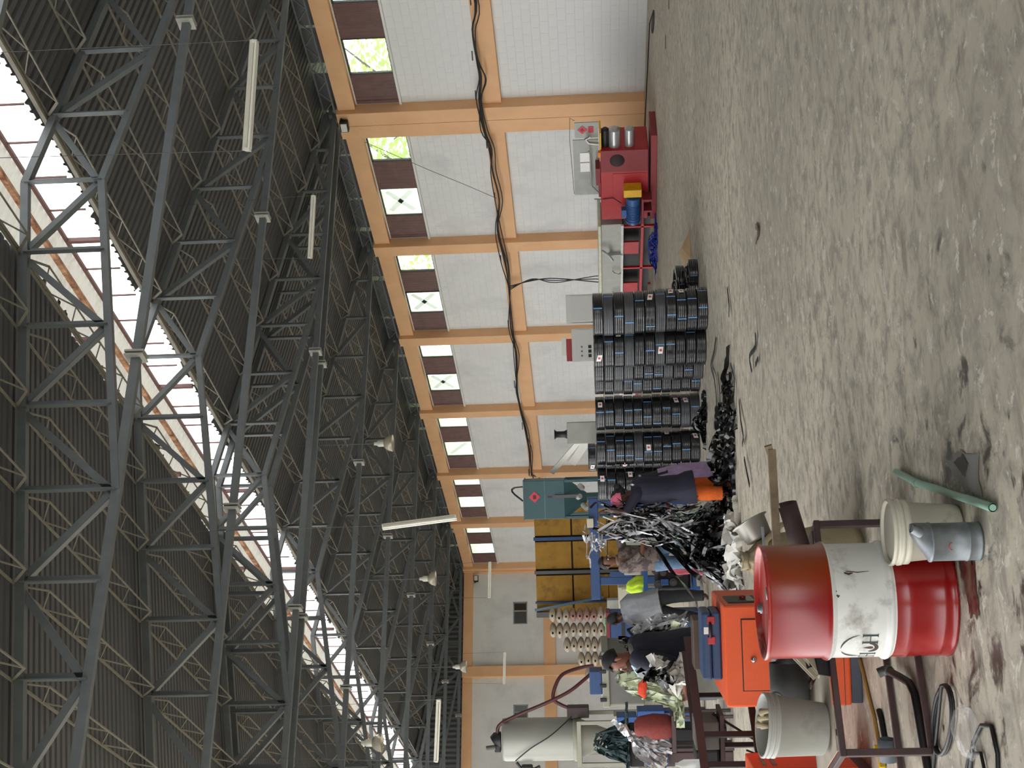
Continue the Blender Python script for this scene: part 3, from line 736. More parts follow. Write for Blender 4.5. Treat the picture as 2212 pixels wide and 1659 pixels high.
# ---- canvas bag with a tin pan behind the drum
CB = thing('canvas_bag', 'tan canvas sack standing behind the red drum', 'sack', (3.02, 8.02, 0), VIEW)
rr = random.Random(4); prof = [(0, 0), (.17, .0), (.20, .06), (.205, .25), (.19, .42), (.165, .54), (.12, .63), (.075, .67), (.05, .70), (.06, .735), (0, .73)]
bb = MB().lathe(prof, 28)
bb.v = [(x*(1+.07*sin(5*atan2(y, x)+z*9)), y*(1+.07*sin(4*atan2(y, x)+2+z*7)), z+.01*sin(7*atan2(y, x))*(z > .3)) for x, y, z in bb.v]
bb.build('cloth', M_tan, CB)
MB().tube([(cos(a)*.058, sin(a)*.058, .70+.008*sin(3*a)) for a in [2*pi*k/16 for k in range(16)]], .007, 6, close=True).build('tie_cord', M_wood, CB)
MB().tube([(-.1, -.17, .30), (-.17, -.12, .45), (-.12, -.12, .55)], [.03, .05, .02], 8).build('fold', M_tan, CB)
MB().tube([(.0, -.12, .62), (.14, -.13, .60), (.23, -.1, .50), (.25, -.06, .42)], [.012, .02, .018, .01], 7).build('fold', M_tan, CB)
tp = MB().lathe([(0, 0), (.065, 0), (.085, .01), (.105, .12), (.125, .128), (.122, .132), (.10, .125), (.08, .015), (0, .008)], 30, RZ(.3) @ RY(radians(62)))
tag(tp.build('tin_pan', M_tin, None, (3.15, 7.99, .615), VIEW), 'dented tin pan tipped on top of the canvas sack', 'pan')

# ---- steel rack behind the generator (legs cross the bright floor)
SR_ = thing('steel_rack', 'brown steel angle rack with black legs behind the generator', 'rack')
p0, p1 = Vector((3.05, 9.62, .97)), Vector((1.86, 9.46, .91))
dv = (p1-p0).normalized(); nv = Vector((-dv.y, dv.x, 0))
MB().angle(p0, p1, .055, .006).build('top_rail', M_dkbrown, SR_)
MB().angle(p0-nv*.0+Vector((.02, .42, 0)), p1+Vector((.02, .42, 0)), .05, .006).build('top_rail', M_dkbrown, SR_)
for u in (.62, .80, .96):
    q = p0.lerp(p1, u)
    MB().bbox((q.x, q.y+.02, q.z/2), (.04, .04, q.z), .003).build('leg', M_black, SR_)
    MB().bbox((q.x+.02, q.y+.42, q.z/2), (.035, .035, q.z), .003).build('leg', M_black, SR_)
for u in (.02, .30):
    q = p0.lerp(p1, u); MB().bbox((q.x+.02, q.y+.42, q.z/2), (.035, .035, q.z), .003).build('leg', M_black, SR_)
MB().bar(p0.lerp(p1, .35)+Vector((0, .02, -.36)), p0.lerp(p1, 1)+Vector((0, .02, -.36)), .045).build('middle_rail', M_black, SR_)
MB().bar(p0.lerp(p1, .35)+Vector((0, .42, -.55)), p0.lerp(p1, 1)+Vector((0, .42, -.55)), .04).build('lower_rail', M_black, SR_)
MB().bar(p0.lerp(p1, .45)+Vector((0, .2, -.1)), p0.lerp(p1, .70)+Vector((0, .2, -.5)), .014).bar(p0.lerp(p1, .68)+Vector((0, .2, -.3)), p0.lerp(p1, .82)+Vector((0, .2, -.66)), .012).build('brace_rod', M_black, SR_)
mo = thing('battery_block', 'dark grey battery block on the steel rack behind the generator', 'battery', (2.40, 9.78, .0), VIEW)
MB().bbox((0, 0, .90), (.20, .30, .17), .01).build('case', mat('grimy_grey', (.36, .35, .33), .7, var=.2), mo)
MB().bbox((-.16, 0, .90), (.12, .28, .17), .02).build('black_case', M_black, mo)
MB().bbox((-.05, 0, .795), (.4, .34, .03), .004).build('tray', M_dkbrown, mo)

# ================================================================== COILS OF BLACK PIPE
M_coil = mat('black_polyethylene', (.105, .108, .115), .20, var=.25, scale=3, spec=.8)
M_coil2 = mat('grey_black_polyethylene', (.27, .275, .285), .28, var=.2, scale=3)
M_stripe = mat('blue_line', (.40, .62, .85), .4)
M_label = mat('white_label', (.93, .92, .90), .5, var=.02)
M_lred = mat('red_label_print', (.80, .25, .30), .5)
CH = .1435
def coil_mesh(rad, seed, h=CH):
    rr = random.Random(seed); prof = []; k = 5
    inner = rad*.62
    prof.append((inner, .004)); prof.append((rad-.02, .003))
    for i in range(k):                      # wound turns seen edge-on
        z0, z1 = .004+(h-.008)*i/k, .004+(h-.008)*(i+1)/k
        for u in (.15, .5, .85): prof.append((rad-.004+.006*sin(pi*u)+rr.uniform(-.001, .001), z0+(z1-z0)*u))
    prof += [(rad-.02, h-.003), (inner, h-.004), (inner, .004)]
    m = MB().lathe(prof, 44)
    a, b = rr.uniform(0, 6), rr.uniform(0, 6)
    m.v = [(x*(1+.008*sin(2*atan2(y, x)+a)), y*(1+.008*sin(3*atan2(y, x)+b)), z) for x, y, z in m.v]
    return m
def arc_patch(rad, a0, a1, z0, z1, name, m, parent, off=.008, tilt=0.):
    k = 6; b = MB(); vs = []
    for i in range(k+1):
        a = a0+(a1-a0)*i/k; dz = tilt*(i/k-.5)
        for z in (z0+dz, z1+dz): vs.append((cos(a)*(rad+off), sin(a)*(rad+off), z))
    b.add(vs, [(2*i, 2*i+2, 2*i+3, 2*i+1) for i in range(k)]); return b.build(name, m, parent)
CMESH = {}
STK = [(9.79, 16.11, .295, 11, 'the stack nearest the red machine'), (9.58, 16.73, .292, 11, 'the second stack from the red machine'),
       (9.68, 17.35, .288, 11, 'the third stack from the red machine'), (9.78, 17.95, .283, 11, 'the fourth stack from the red machine'),
       (9.42, 18.48, .258, 11, 'the stack just left of the gap'), (9.01, 18.88, .258, 11, 'the stack right of the woman in navy'),
       (8.60, 19.28, .258, 11, 'the stack half hidden by the woman in navy'), (10.33, 22.0, .25, 12, 'the taller stack behind the others')]
rr = random.Random(21)
for si, (x, y, rad, cnt, nm) in enumerate(STK):
    for k in range(cnt):
        key = (rad, (si*3+k) % 4, rr.random() < .16)
        if key not in CMESH: CMESH[key] = coil_mesh(rad, key[1]).mesh('windings', M_coil2 if key[2] else M_coil)
        jx, jy = rr.uniform(-.008, .008)-.004*k*(si == 0), rr.uniform(-.008, .008)
        which = 'topmost' if k == cnt-1 else 'lowest' if k == 0 else ORD[k]+' from floor'
        c = thing('pipe_coil', 'black pipe coil, %s, in %s' % (which, nm), 'pipe coil', (x+jx, y+jy, k*CH), VIEW, 'stacked black pipe coils')
        link('windings', CMESH[key], c)
        a = -pi/2+rr.uniform(-.9, .9)
        z0 = .012
        arc_patch(rad, a, a+.055, z0, CH-z0, 'blue_stripe', M_stripe, c, .005)
        if rr.random() < .5:
            arc_patch(rad, a+.9, a+.955, z0, CH-z0, 'blue_stripe', M_stripe, c, .005)
        if rr.random() < .33:
            al = -pi/2+rr.uniform(-.9, .9)
            lb = arc_patch(rad, al, al+.34, .035, .035+.065, 'paper_label', M_label, c, .009, rr.uniform(-.03, .03))
            arc_patch(rad, al+.12, al+.23, .05, .085, 'label_print', M_lred, lb, .0105)
# small coils lying behind the first stack
for i, (x, y, z, rad, tilt, lab) in enumerate([(11.05, 17.55, 0, .27, 0, 'small black pipe coil flat on the floor behind the first stack'), (11.12, 17.50, .145, .25, .06, 'small black pipe coil on top of the low pile'), (10.95, 17.02, .0, .22, .0, 'loose black pipe coil in front of the cardboard')]):
    c = thing('pipe_coil', lab, 'pipe coil', (x, y, z), VIEW)
    m = coil_mesh(rad, 40+i); m.v = [tuple(RX(tilt) @ Vector(v)+Vector((0, 0, .02 if tilt else 0))) for v in m.v]; m.build('windings', M_coil, c)
    arc_patch(rad, -1.8, -1.75, .02, .12, 'blue_stripe', M_stripe, c, .006)
lp = MB()
for i in range(7):
    a = i*.9; lp.tube([(10.9+.19*cos(t+a)+.05*sin(a), 17.25+.15*sin(t), .06+.045*i+.03*sin(t+a)) for t in [2*pi*k/20 for k in range(20)]], .012, 6, close=True)
tag(lp.build('loose_pipe_loops', M_coil), 'tangled loops of thin black pipe behind the first coil stack', 'pipe', kind='stuff')
tag(MB().add([(11.75, 17.80, .004), (12.15, 17.60, .004), (12.30, 18.05, .004), (11.9, 18.35, .004), (12.0, 17.9, .12), (12.1, 18.2, .16)], [(0, 1, 4), (1, 2, 5, 4), (0, 4, 5, 3), (2, 3, 5), (0, 3, 2, 1)]).build('cardboard_sheet', mat('plain_cardboard', (.72, .60, .46), .85)), 'tan cardboard sheet folded on the floor behind the coils', 'cardboard')

# black strips dropped on the floor
M_film = mat('black_film', (.045, .045, .05), .22, var=.3, scale=8, spec=.7)
def ribbon(mb, pts, w, rr, lift=.0):
    pts = [Vector(p) for p in pts]; vs = []; tw = rr.uniform(0, 6)
    for i, p in enumerate(pts):
        d = (pts[min(i+1, len(pts)-1)]-pts[max(i-1, 0)]); d = d.normalized() if d.length > 1e-6 else Vector((1, 0, 0))
        s = d.cross(Vector((0, 0, 1))); s = s.normalized() if s.length > .05 else Vector((1, 0, 0)); u = s.cross(d)
        tw += rr.uniform(-.5, .5); a = s*cos(tw)+u*sin(tw)
        vs += [p+a*w/2, p-a*w/2]
    mb.add(vs, [(2*i, 2*i+1, 2*i+3, 2*i+2) for i in range(len(pts)-1)], True)
def smooth(pts, k=4):
    out = []; n_ = len(pts)
    for i in range(n_-1):
        p0, p1, p2, p3 = [Vector(pts[max(0, min(n_-1, j))]) for j in (i-1, i, i+1, i+2)]
        for j in range(k):
            t = j/k; out.append(.5*((2*p1)+(p2-p0)*t+(2*p0-5*p1+4*p2-p3)*t*t+(3*p1-p0-3*p2+p3)*t**3))
    out.append(Vector(pts[-1])); return out
STRIPS = [([(8.7, 15.05), (8.67, 15.35), (8.8, 15.96), (8.4, 15.55), (8.16, 15.55), (8.0, 15.63), (7.72, 15.34), (7.61, 15.53)], 'long black strip trailing from the film pile towards the coil stacks'),
          ([(8.23, 15.12), (7.95, 15.09), (7.72, 15.09), (7.51, 15.06)], 'black strip beside the long strip by the coils'),
          ([(7.51, 13.59), (7.28, 13.55), (7.06, 13.58), (6.99, 13.91), (7.13, 14.55)], 'black strip curving away from the loose film heap'),
          ([(6.65, 11.45), (6.59, 11.61), (6.67, 11.94), (6.52, 11.98)], 'lone bent black strip on the open floor before the coils'),
          ([(6.38, 11.47), (6.41, 11.64)], 'tiny black scrap beside the lone bent strip'),
          ([(8.4, 13.38), (8.19, 13.38), (8.01, 13.36)], 'short black strip on the floor before the first coil stack'),
          ([(7.48, 10.82), (7.29, 10.62), (7.33, 10.87)], 'small hooked black scrap alone on the open floor'),
          ([(6.89, 13.31), (6.59, 13.17), (6.32, 13.03), (6.34, 13.3)], 'black strip at the near edge of the loose film heap'),
          ([(6.12, 13.17), (5.92, 13.03), (5.69, 12.92)], 'thin black strip between the film heap and the drum'),
          ([(17.89, 19.45), (17.75, 19.67)], 'short black bar on the floor near the right wall'),
          ([(17.58, 18.22), (17.49, 18.36)], 'short black bar on the floor at the edge of view')]
for i, (pl, lab) in enumerate(STRIPS):
    rr = random.Random(60+i); m = MB(); w = .05 if i < 9 else .09
    pts = smooth([(x, y, .012+rr.uniform(0, .03)*(i < 9)) for x, y in pl], 5); vs = []
    for k, p in enumerate(pts):
        d = (pts[min(k+1, len(pts)-1)]-pts[max(k-1, 0)]).normalized(); s = Vector((-d.y, d.x, 0)).normalized()
        vs += [p+s*w/2, p-s*w/2, p-s*w/2-Vector((0, 0, .006)), p+s*w/2-Vector((0, 0, .006))]
    n_ = len(pts); m.add(vs, [(4*k+j, 4*k+(j+1) % 4, 4*k+4+(j+1) % 4, 4*k+4+j) for k in range(n_-1) for j in range(4)]+[(0, 3, 2, 1), (4*n_-4, 4*n_-3, 4*n_-2, 4*n_-1)])
    tag(m.build('film_strip', M_film), lab, 'strip', 'black strips on the floor')

def film_heap(name, label, centre, rx, ry, hgt, count, seed, m, w=(.03, .06), rot=0., L=(3, 6), step=.11):
    rr = random.Random(seed); b = MB()
    for _ in range(count):
        a = rr.uniform(0, 2*pi); q = sqrt(rr.random()); x, y = rx*q*cos(a), ry*q*sin(a)
        z = hgt*max(0, 1-q*q)*rr.uniform(.1, 1)+.015
        dr = Vector((rr.uniform(-1, 1), rr.uniform(-1, 1), rr.uniform(-.7, .9))); pts = []; p = Vector((x, y, z))
        for k in range(rr.randint(*L)):
            pts.append(p.copy()); dr += Vector((rr.uniform(-.9, .9), rr.uniform(-.9, .9), rr.uniform(-.9, .6))); dr.normalize(); p = p+dr*step
            top = hgt*max(.0, 1-(p.x/rx)**2-(p.y/ry)**2)*1.1+.03; p.z = min(max(p.z, .012), top)
        ribbon(b, smooth(pts, 3) if len(pts) > 2 else pts, rr.uniform(*w), rr)
    o = b.build(name, m, None, centre, rot); return tag(o, label, 'film heap', kind='stuff')
film_heap('film_heap', 'loose heap of shiny black film on the floor before the coils', (7.05, 14.35, 0), .75, .50, .14, 80, 3, M_film, rot=-.55)
film_heap('film_heap', 'low trail of black film beside the woman in navy', (6.85, 14.95, 0), .55, .35, .22, 90, 4, M_film, rot=-.5)
film_heap('film_heap', 'small knot of black film at the foot of the coil stacks', (8.77, 17.55, 0), .14, .30, .18, 70, 5, M_film, w=(.03, .05))

# ================================================================== RED HAUL-OFF MACHINE BY THE RIGHT WALL
M_rmach = mat('crimson_machine_paint', (.68, .13, .15), .45, var=.06, scale=4)
M_rdark = mat('dull_crimson', (.52, .16, .18), .55, var=.06)
M_bluem = mat('motor_blue', (.20, .36, .58), .4, var=.06)
M_yelm = mat('guard_yellow', (.88, .68, .12), .5)
M_steelb = mat('brushed_steel', (.72, .72, .72), .3, metal=.6, var=.06)
M_stain = mat('stainless_panel', (.60, .60, .57), .45, metal=.25, var=.06)
rm = thing('haul_off_machine', 'red haul-off machine with a blue motor and steel rollers by the wall', 'machine', (18.05, 25.62, 0), radians(-72.5))
# own x runs along the machine to the right end, y away from the viewer
L_ = 1.90; DY = .9
MB().bbox((L_/2+.18, DY/2, .07), (L_+.36, DY+.06, .14), .01).build('base_beam', M_rdark, rm)
MB().bbox((L_*.5, DY/2, .72), (L_, DY, 1.06), .015).build('cabinet_body', M_rmach, rm)
MB().bbox((L_*.85, -.008, .72), (L_*.30, .02, 1.04), .004).build('side_plate', M_rdark, rm)
MB().lathe([(0, .012), (.155, .012), (.165, 0)], 28, RX(pi/2), (L_*.86, -.018, .88)).build('fan_grille', mat('black_mesh', (.18, .09, .10), .7), rm)
MB().bbox((L_*.42, -.004, .62), (L_*.5, .012, .74), .004).build('door_panel', M_rmach, rm)
gm = MB().bbox((.92, -.16, .55), (.20, .30, .40), .012); gm.build('yellow_guard', M_yelm, rm)
mot = MB().tube([(.78, -.22, .54), (.16, -.22, .54)], .155, 22); 
mo_ = mot.build('motor', M_bluem, rm)
for k in range(9): MB().tube([(.22+k*.045, -.22, .54), (.235+k*.045, -.22, .54)], .17, 22).build('cooling_fin', M_bluem, mo_)
MB().bbox((.36, -.22, .745), (.22, .16, .12), .012).build('terminal_box', M_bluem, mo_)
MB().tube([(.16, -.22, .54), (.08, -.22, .54)], [.17, .15], 22).build('fan_cowl', M_bluem, mo_)
MB().bbox((.45, -.2, .33), (.7, .34, .05), .006).build('motor_shelf', M_rdark, rm)
for k, (xx, zz) in enumerate(((.45, .18), (.75, .18))): MB().bbox((xx, -.2, .22), (.05, .3, .2), .004).build('shelf_bracket', M_rdark, rm)
for z, rd, m in ((1.13, .085, M_black), (.93, .13, M_steelb), (.60, .11, M_steelb)):
    MB().tube([(L_, .20, z), (L_+.42, .20, z)], rd, 22).tube([(L_+.42, .20, z), (L_+.46, .20, z)], [rd, rd*.55], 22).build('roller', m, rm)
MB().bbox((L_+.05, .3, 1.24), (.75, .5, .035), .006).build('yellow_top_plate', M_yelm, rm)
MB().bbox((L_-.12, .05, 1.27), (.14, .1, .06), .01).build('yellow_knob', mat('orange_knob', (.9, .5, .1), .5), rm)
MB().b3(.9, 1.35, .1, .6, 1.26, 1.36).b3(.5, .9, .2, .6, 1.25, 1.30).build('top_carriage', M_rdark, rm)
MB().b3(.4, 1.9, .45, .48, 1.28, 1.85).build('clear_guard', mat('scratched_guard', (.62, .63, .60), .35, var=.1), rm)
MB().b3(1.95, 2.35, .45, .48, 1.28, 1.80).build('clear_guard', mat('scratched_guard', (.62, .63, .60), .35), rm)
dm = [(0, -.11), (.11, 0), (0, .11), (-.11, 0)]
MB().prism(dm, .006, RX(pi/2), (2.17, .445, 1.63)).build('red_diamond_sign', M_lred, rm)
MB().prism([(x*.45, y*.45) for x, y in dm], .008, RX(pi/2), (2.17, .444, 1.63)).build('diamond_emblem', M_rdark, rm)
MB().prism([(-.08, -.06), (.08, -.06), (.08, .06), (-.08, .06)], .006, RX(pi/2), (2.17, .445, 1.44)).build('red_diamond_sign', M_lred, rm)
for xx in (1.05, 1.32): MB().b3(xx, xx+.24, .436, .445, 1.47, 1.70).build('paper_notice', M_label, rm)
MB().tube([(.55, .3, 1.3), (.75, .3, 1.46), (1.6, .3, 1.47), (1.7, .3, 1.5)], .02, 8).build('pneumatic_pipe', M_stain, rm)
MB().tube([(1.88, .3, 1.28), (1.92, .3, 1.50), (2.02, .3, 1.56), (2.08, .3, 1.45)], .035, 10).build('valve', M_steelb, rm)
MB().tube([(2.38, .5, 1.80), (2.45, .5, 1.9), (1.9, .5, 1.92), (.4, .5, 1.86)], .006, 6).build('air_hose', M_black, rm)
MB().tube([(.6, -.2, .8), (.62, -.02, .98), (.60, -.02, 1.2), (.45, .2, 1.4)], .010, 6).build('motor_cable', M_black, rm)

# cooling tank on a red frame behind it, running along the wall
ct = thing('cooling_tank', 'long stainless cooling tank on a red open frame behind the red machine', 'tank', (18.15, 26.0, 0), 0)
TL = 9.0
MB().bbox((.35, TL/2, 1.02), (.66, TL, .50), .012).build('tank_body', M_stain, ct)
MB().bbox((.35, TL/2, 1.30), (.78, TL+.04, .07), .012).build('tank_lid', mat('cream_lid', (.80, .79, .70), .5), ct)
MB().bbox((.0, TL/2, .77), (.05, TL, .06), .006).build('drip_rail', mat('white_rail', (.82, .82, .80), .5), ct)
for x in (.04, .66):
    MB().bbox((x, TL/2, .30), (.06, TL, .07), .006).build('frame_rail', M_rmach, ct)
    for k in range(6): MB().bbox((x, .12+k*(TL-.24)/5, .38), (.06, .06, .76), .006).build('frame_leg', M_rmach, ct)
for k in range(5): MB().bbox((.04, 1.0+k*1.8, .55), (.05, .5, .36), .008).build('frame_panel', M_rmach, ct)
for k in range(7): MB().tube([(-.02, 1.9+k*.95, 1.0), (-.08, 1.92+k*.95, .96), (-.1, 1.95+k*.95, .85), (-.05, 1.97+k*.95, .80)], .018, 8).build('drain_pipe', mat('pale_hose', (.72, .72, .68), .5), ct)
MB().tube([(-.08, 3.2, 1.22), (-.08, 3.2, 1.02), (-.08, 3.2, .72)], [.012, .09, .09], 16).tube([(-.08, 3.2, .72), (-.08, 3.2, .60)], [.07, .05], 14).build('pump', M_steelb, ct)
MB().bbox((-.03, 4.2, .52), (.05, .22, .2), .006).build('switch_box', M_gplast, ct)
MB().b3(.30, .60, .1, TL-.1, .10, .76).build('shade_backing', M_black, ct)  # black box standing in for the shade inside the open frame
gw = MB(); gw.prism([(0, 0), (.5, .1), (.55, .4), (.1, .3)], .03, RX(pi/2) @ RZ(.3), (-.06, 1.2, .75)); gw.tube([(-.1, .9, 1.25), (-.16, 1.0, 1.1), (-.12, 1.3, 1.0)], .035, 8)
gw.build('folding_cover', mat('pale_grey_cover', (.74, .76, .75), .45), ct)
film_heap('blue_tape_heap', 'tangle of bright blue strapping tape on the floor by the red machine', (17.62, 26.2, 0), .25, .9, .16, 160, 8, mat('blue_strap', (.13, .22, .62), .45), w=(.02, .03), rot=0)

# grey switch cabinets behind the coils
for i, (x, y, w_, z1, lab) in enumerate([(15.02, 26.1, .75, 2.02, 'pale grey switch cabinet with black switches behind the first coil stack'), (15.75, 25.72, .62, 2.12, 'tall plain pale grey cabinet between the switch cabinet and red machine')]):
    c = thing('switch_cabinet', lab, 'cabinet', (x, y, 0), VIEW)
    MB().bbox((0, .25, z1/2), (w_, .5, z1), .012).build('body', mat('pale_grey_cabinet', (.80, .80, .78), .5, var=.02), c)
    MB().bbox((0, -.004, z1/2+.05), (w_-.06, .012, z1-.3), .004).build('door', mat('pale_grey_cabinet', (.8, .8, .78)), c)
    if i == 0:
        for k in range(3): MB().bbox((-.24+.1*k, -.012, 1.62), (.07, .012, .07), .003).build('switch', M_black, c)
        for k in range(3): MB().lathe([(.018, 0), (.018, .015), (0, .018)], 12, RX(pi/2), (-.24+.1*k, -.01, 1.80)).build('lamp_button', M_dkgrey, c)
        MB().bbox((-.10, .2, z1+.06), (.5, .3, .12), .01).build('top_unit', mat('red_white_unit', (.62, .20, .22), .5), c)
        MB().bbox((-.02, .2, z1+.17), (.42, .25, .10), .01).build('top_cover', M_white, c)
    else:
        MB().bbox((.2, -.014, 1.2), (.02, .02, .12), .003).build('handle', M_black, c)

# hopper loader
hp = thing('hopper', 'dark teal square hopper with a red diamond sign above the blue frame', 'hopper', (10.52, 24.22, 0), VIEW)
M_teal = mat('dark_teal_paint', (.22, .34, .36), .5, var=.06)
w2 = .37
MB().bbox((0, 0, 2.60), (.74, .74, .80), .01).build('bin', M_teal, hp)
MB().b3(-.378, .378, -.378, .378, 2.575, 2.59).b3(-.382, .382, -.382, .382, 2.985, 3.0).build('bin_band', mat('teal_edge', (.36, .45, .46), .5), hp)
cn = MB(); cn.add([(-w2, -w2, 2.2), (w2, -w2, 2.2), (w2, w2, 2.2), (-w2, w2, 2.2), (-.09, -.09, 1.78), (.09, -.09, 1.78), (.09, .09, 1.78), (-.09, .09, 1.78)], [(0, 1, 5, 4), (1, 2, 6, 5), (2, 3, 7, 6), (3, 0, 4, 7), (4, 5, 6, 7)])
cn.build('cone', M_teal, hp)
MB().prism(dm, .008, RX(pi/2), (.06, -.371, 2.78)).build('diamond_sign', M_lred, hp)
MB().b3(.02, .10, -.38, -.379, 2.75, 2.81).build('sign_emblem', mat('dark_red_print', (.35, .08, .1), .5), hp)
MB().b3(.04, .07, -.374, -.371, 2.44, 2.53).build('sign_letters', mat('dark_red_print', (.35, .08, .1), .5), hp)
MB().b3(.03, .09, -.40, -.371, 1.9, 2.40).build('sight_strip', M_dkgrey, hp)
MB().tube([(.03, -.35, 1.95), (.06, -.42, 1.9)], .05, 12).build('slide_gate', M_gplast, hp)
MB().tube([(-.12, -.2, 1.86), (-.2, -.3, 1.78)], .05, 12).build('slide_gate', M_gplast, hp)
MB().tube([(.2, -.2, 1.86), (.25, -.32, 1.9)], .055, 12).build('slide_gate', M_gplast, hp)
MB().tube([(0, 0, 1.8), (0, 0, 1.3)], .09, 14).build('outlet', M_teal, hp)
for sx in (-1, 1):
    for sy in (-1, 1): MB().bbox((sx*.35, sy*.35, 1.1), (.05, .05, 2.2), .004).build('leg', M_teal, hp)
"""pale brace panel beside the hopper"""
br = tag(MB().bar((10.98, 24.05, 2.45), (11.45, 23.3, 1.75), .03, .10).bar((11.1, 23.9, 2.05), (11.5, 23.45, 1.65), .03, .16).bbox((11.42, 23.45, .9), (.06, .4, 1.8), .005).build('white_brace', M_white), 'white sloping brace beside the dark teal hopper', 'brace')
gb = thing('grey_panel_box', 'grey machine box with black cap between the hopper and coils', 'box', (11.2, 22.75, 0), VIEW)
MB().bbox((0, 0, 1.05), (.40, .4, 2.1), .01).build('body', M_stain, gb)
MB().tube([(-.02, -.05, 2.1), (-.02, -.05, 2.16), (-.02, -.05, 2.3), (-.02, -.05, 2.34)], [.09, .06, .06, .1], 14).build('cap', M_black, gb)

# fluorescent battens, high-bay lamps, floodlights
M_tube = mat('tube_glass', (.93, .92, .88), .3, var=.02)
M_batten = mat('batten_white', (.82, .80, .74), .5, var=.05)
def batten(c, d, L, lab, hang=None, roll=0.):
    c = Vector(c); d = Vector(d).normalized(); t = thing('fluorescent_fixture', lab, 'light fixture')
    s = d.cross(Vector((0, 0, 1))); s = s.normalized() if s.length > .1 else Vector((.88, -.475, 0)); u = s.cross(d)
    p, q = c-d*L/2, c+d*L/2
    MB().bar(p, q, .055, .05, u).build('batten', M_batten, t)
    for k in (-1, 1):
        o = s*k*.038-u*.052
        MB().tube([p+o+d*.03, q+o-d*.03], .016, 10).build('tube', M_tube, t)
        for e in (p+d*.015, q-d*.015): MB().bar(e+o-u*.01, e+o+u*.05, .03, .03, d).build('lamp_holder', M_white, t)
    if hang:
        for e, h_ in zip((p, q), hang): MB().tube([e, h_], .004, 5).build('hanger_wire', M_dkgrey, t)
    return t
batten((10.08, 11.62, 5.38), (.97, -.51, -.11), 1.25, 'large twin tube fixture hanging nearest the camera', [(9.6, 11.9, zroof(9.6)), (10.6, 11.3, zroof(10.6))])
batten((15.41, 21.72, 7.06), (.96, -.52, -.10), 1.25, 'twin tube fixture hanging on two sideways wires under the trusses', [(14.9, 21.9, zroof(14.9)), (15.9, 21.5, zroof(15.9))])
batten((8.78, 21.02, 4.60), (.14, 0, -1.25), 1.27, 'twin tube fixture dangling upright on one wire', [(8.7, 21.05, zroof(8.7)), (8.85, 21.02, 3.96)])
batten((6.70, 26.9, 4.94), (.93, -.5, -.08), 1.25, 'twin tube fixture hanging over the machines at left', [(6.3, 27.1, zroof(6.3)), (7.1, 26.7, zroof(7.1))])
batten((14.9, 40.68, 5.06), (.98, -.52, -.06), 1.15, 'distant twin tube fixture in front of the far wall corner', [(14.5, 40.9, zroof(14.5)), (15.3, 40.5, zroof(15.3))])
batten((14.16, 47.9, 5.10), (.97, -.51, -.07), 1.15, 'distant twin tube fixture before the far wall column', [(13.8, 48.1, zroof(13.8)), (14.6, 47.7, zroof(14.6))])
M_lampg = glass('lamp_glass', .75, (.9, .88, .84))
def highbay(c, lab, s=1.):
    t = thing('high_bay_lamp', lab, 'lamp', c, 0)
    MB().lathe([(.235*s, 0), (.228*s, .05*s), (.20*s, .14*s), (.15*s, .21*s), (.09*s, .245*s), (.085*s, .25*s)], 26).lathe([(.085*s, .25*s), (.08*s, .245*s), (.14*s, .20*s), (.19*s, .135*s), (.22*s, .05*s), (.235*s, 0)], 26).build('shade', mat('lamp_shade', (.80, .77, .70), .25, metal=.3, var=.08), t)
    MB().lathe([(.085*s, .25*s), (.09*s, .26*s), (.09*s, .40*s), (.07*s, .42*s), (.05*s, .46*s), (.05*s, .52*s), (0, .53*s)], 18).build('ballast', M_white, t)
    MB().lathe([(0, .06*s), (.05*s, .08*s), (.06*s, .14*s), (.03*s, .22*s)], 14).build('bulb', M_tube, t)
    MB().tube([(0, 0, .52*s), (0, 0, zroof(c[0])-c[2])], .012, 6).build('rod', M_steel, t)
highbay((16.15, 33.1, 7.1), 'glass shaded high bay lamp hanging highest above the hopper')
highbay((14.94, 40.54, 6.75), 'glass shaded high bay lamp near the far corner')
highbay((14.78, 49.74, 6.65), 'glass shaded high bay lamp before the far wall')
highbay((8.07, 33.52, 7.1), 'glass shaded high bay lamp against the bright roof slot')
def flood(c, rz, lab):
    t = thing('floodlight', lab, 'floodlight', c, rz)
    MB().bbox((0, 0, 0), (.30, .16, .22), .02).build('housing', M_black, t)
    MB().bbox((.0, -.085, 0), (.24, .02, .16), .005).build('lens', M_white, t)
    MB().bar((-.17, .02, 0), (-.17, .12, .1), .02).bar((.17, .02, 0), (.17, .12, .1), .02).bar((-.17, .12, .1), (.17, .12, .1), .02).build('bracket', M_black, t)
flood((22.55, 27.35, 7.8), radians(-75), 'black floodlight at the top of the double column')
flood((22.3, 60.69, 7.35), 0, 'black floodlight high in the far corner')

# cables along the right wall
cab = [(23.23, 4.01), (24.05, 4.14), (25.09, 4.14), (25.77, 4.08), (26.54, 4.19), (27.73, 4.18), (28.51, 4.07), (29.51, 4.09), (30.9, 4.04), (32.36, 4.18), (34.07, 4.1), (35.64, 4.06), (37.9, 4.14), (39.75, 4.11), (42.07, 4.2), (43.5, 4.18), (45.39, 4.12), (47.42, 4.05), (49.59, 4.11)]
cb = thing('cable_bundle', 'sagging bundle of black cables along the middle wall beam', 'cables')
for j in range(5):
    rr = random.Random(90+j)
    pts = [(XW-.40-.02*j-(0 if True else 0), y, z+(rr.uniform(-.12, .10) if j > 1 else rr.uniform(-.035, .035))) for y, z in [(21.5, 4.1)]+cab]
    pts += [(22.3, 50.2, 3.9), (20.5, 48.0, 3.4+.1*j)] if j < 1 else []
    MB().tube(smooth(pts, 4), .022 if j < 2 else .016, 6).build('cable', M_black, cb)
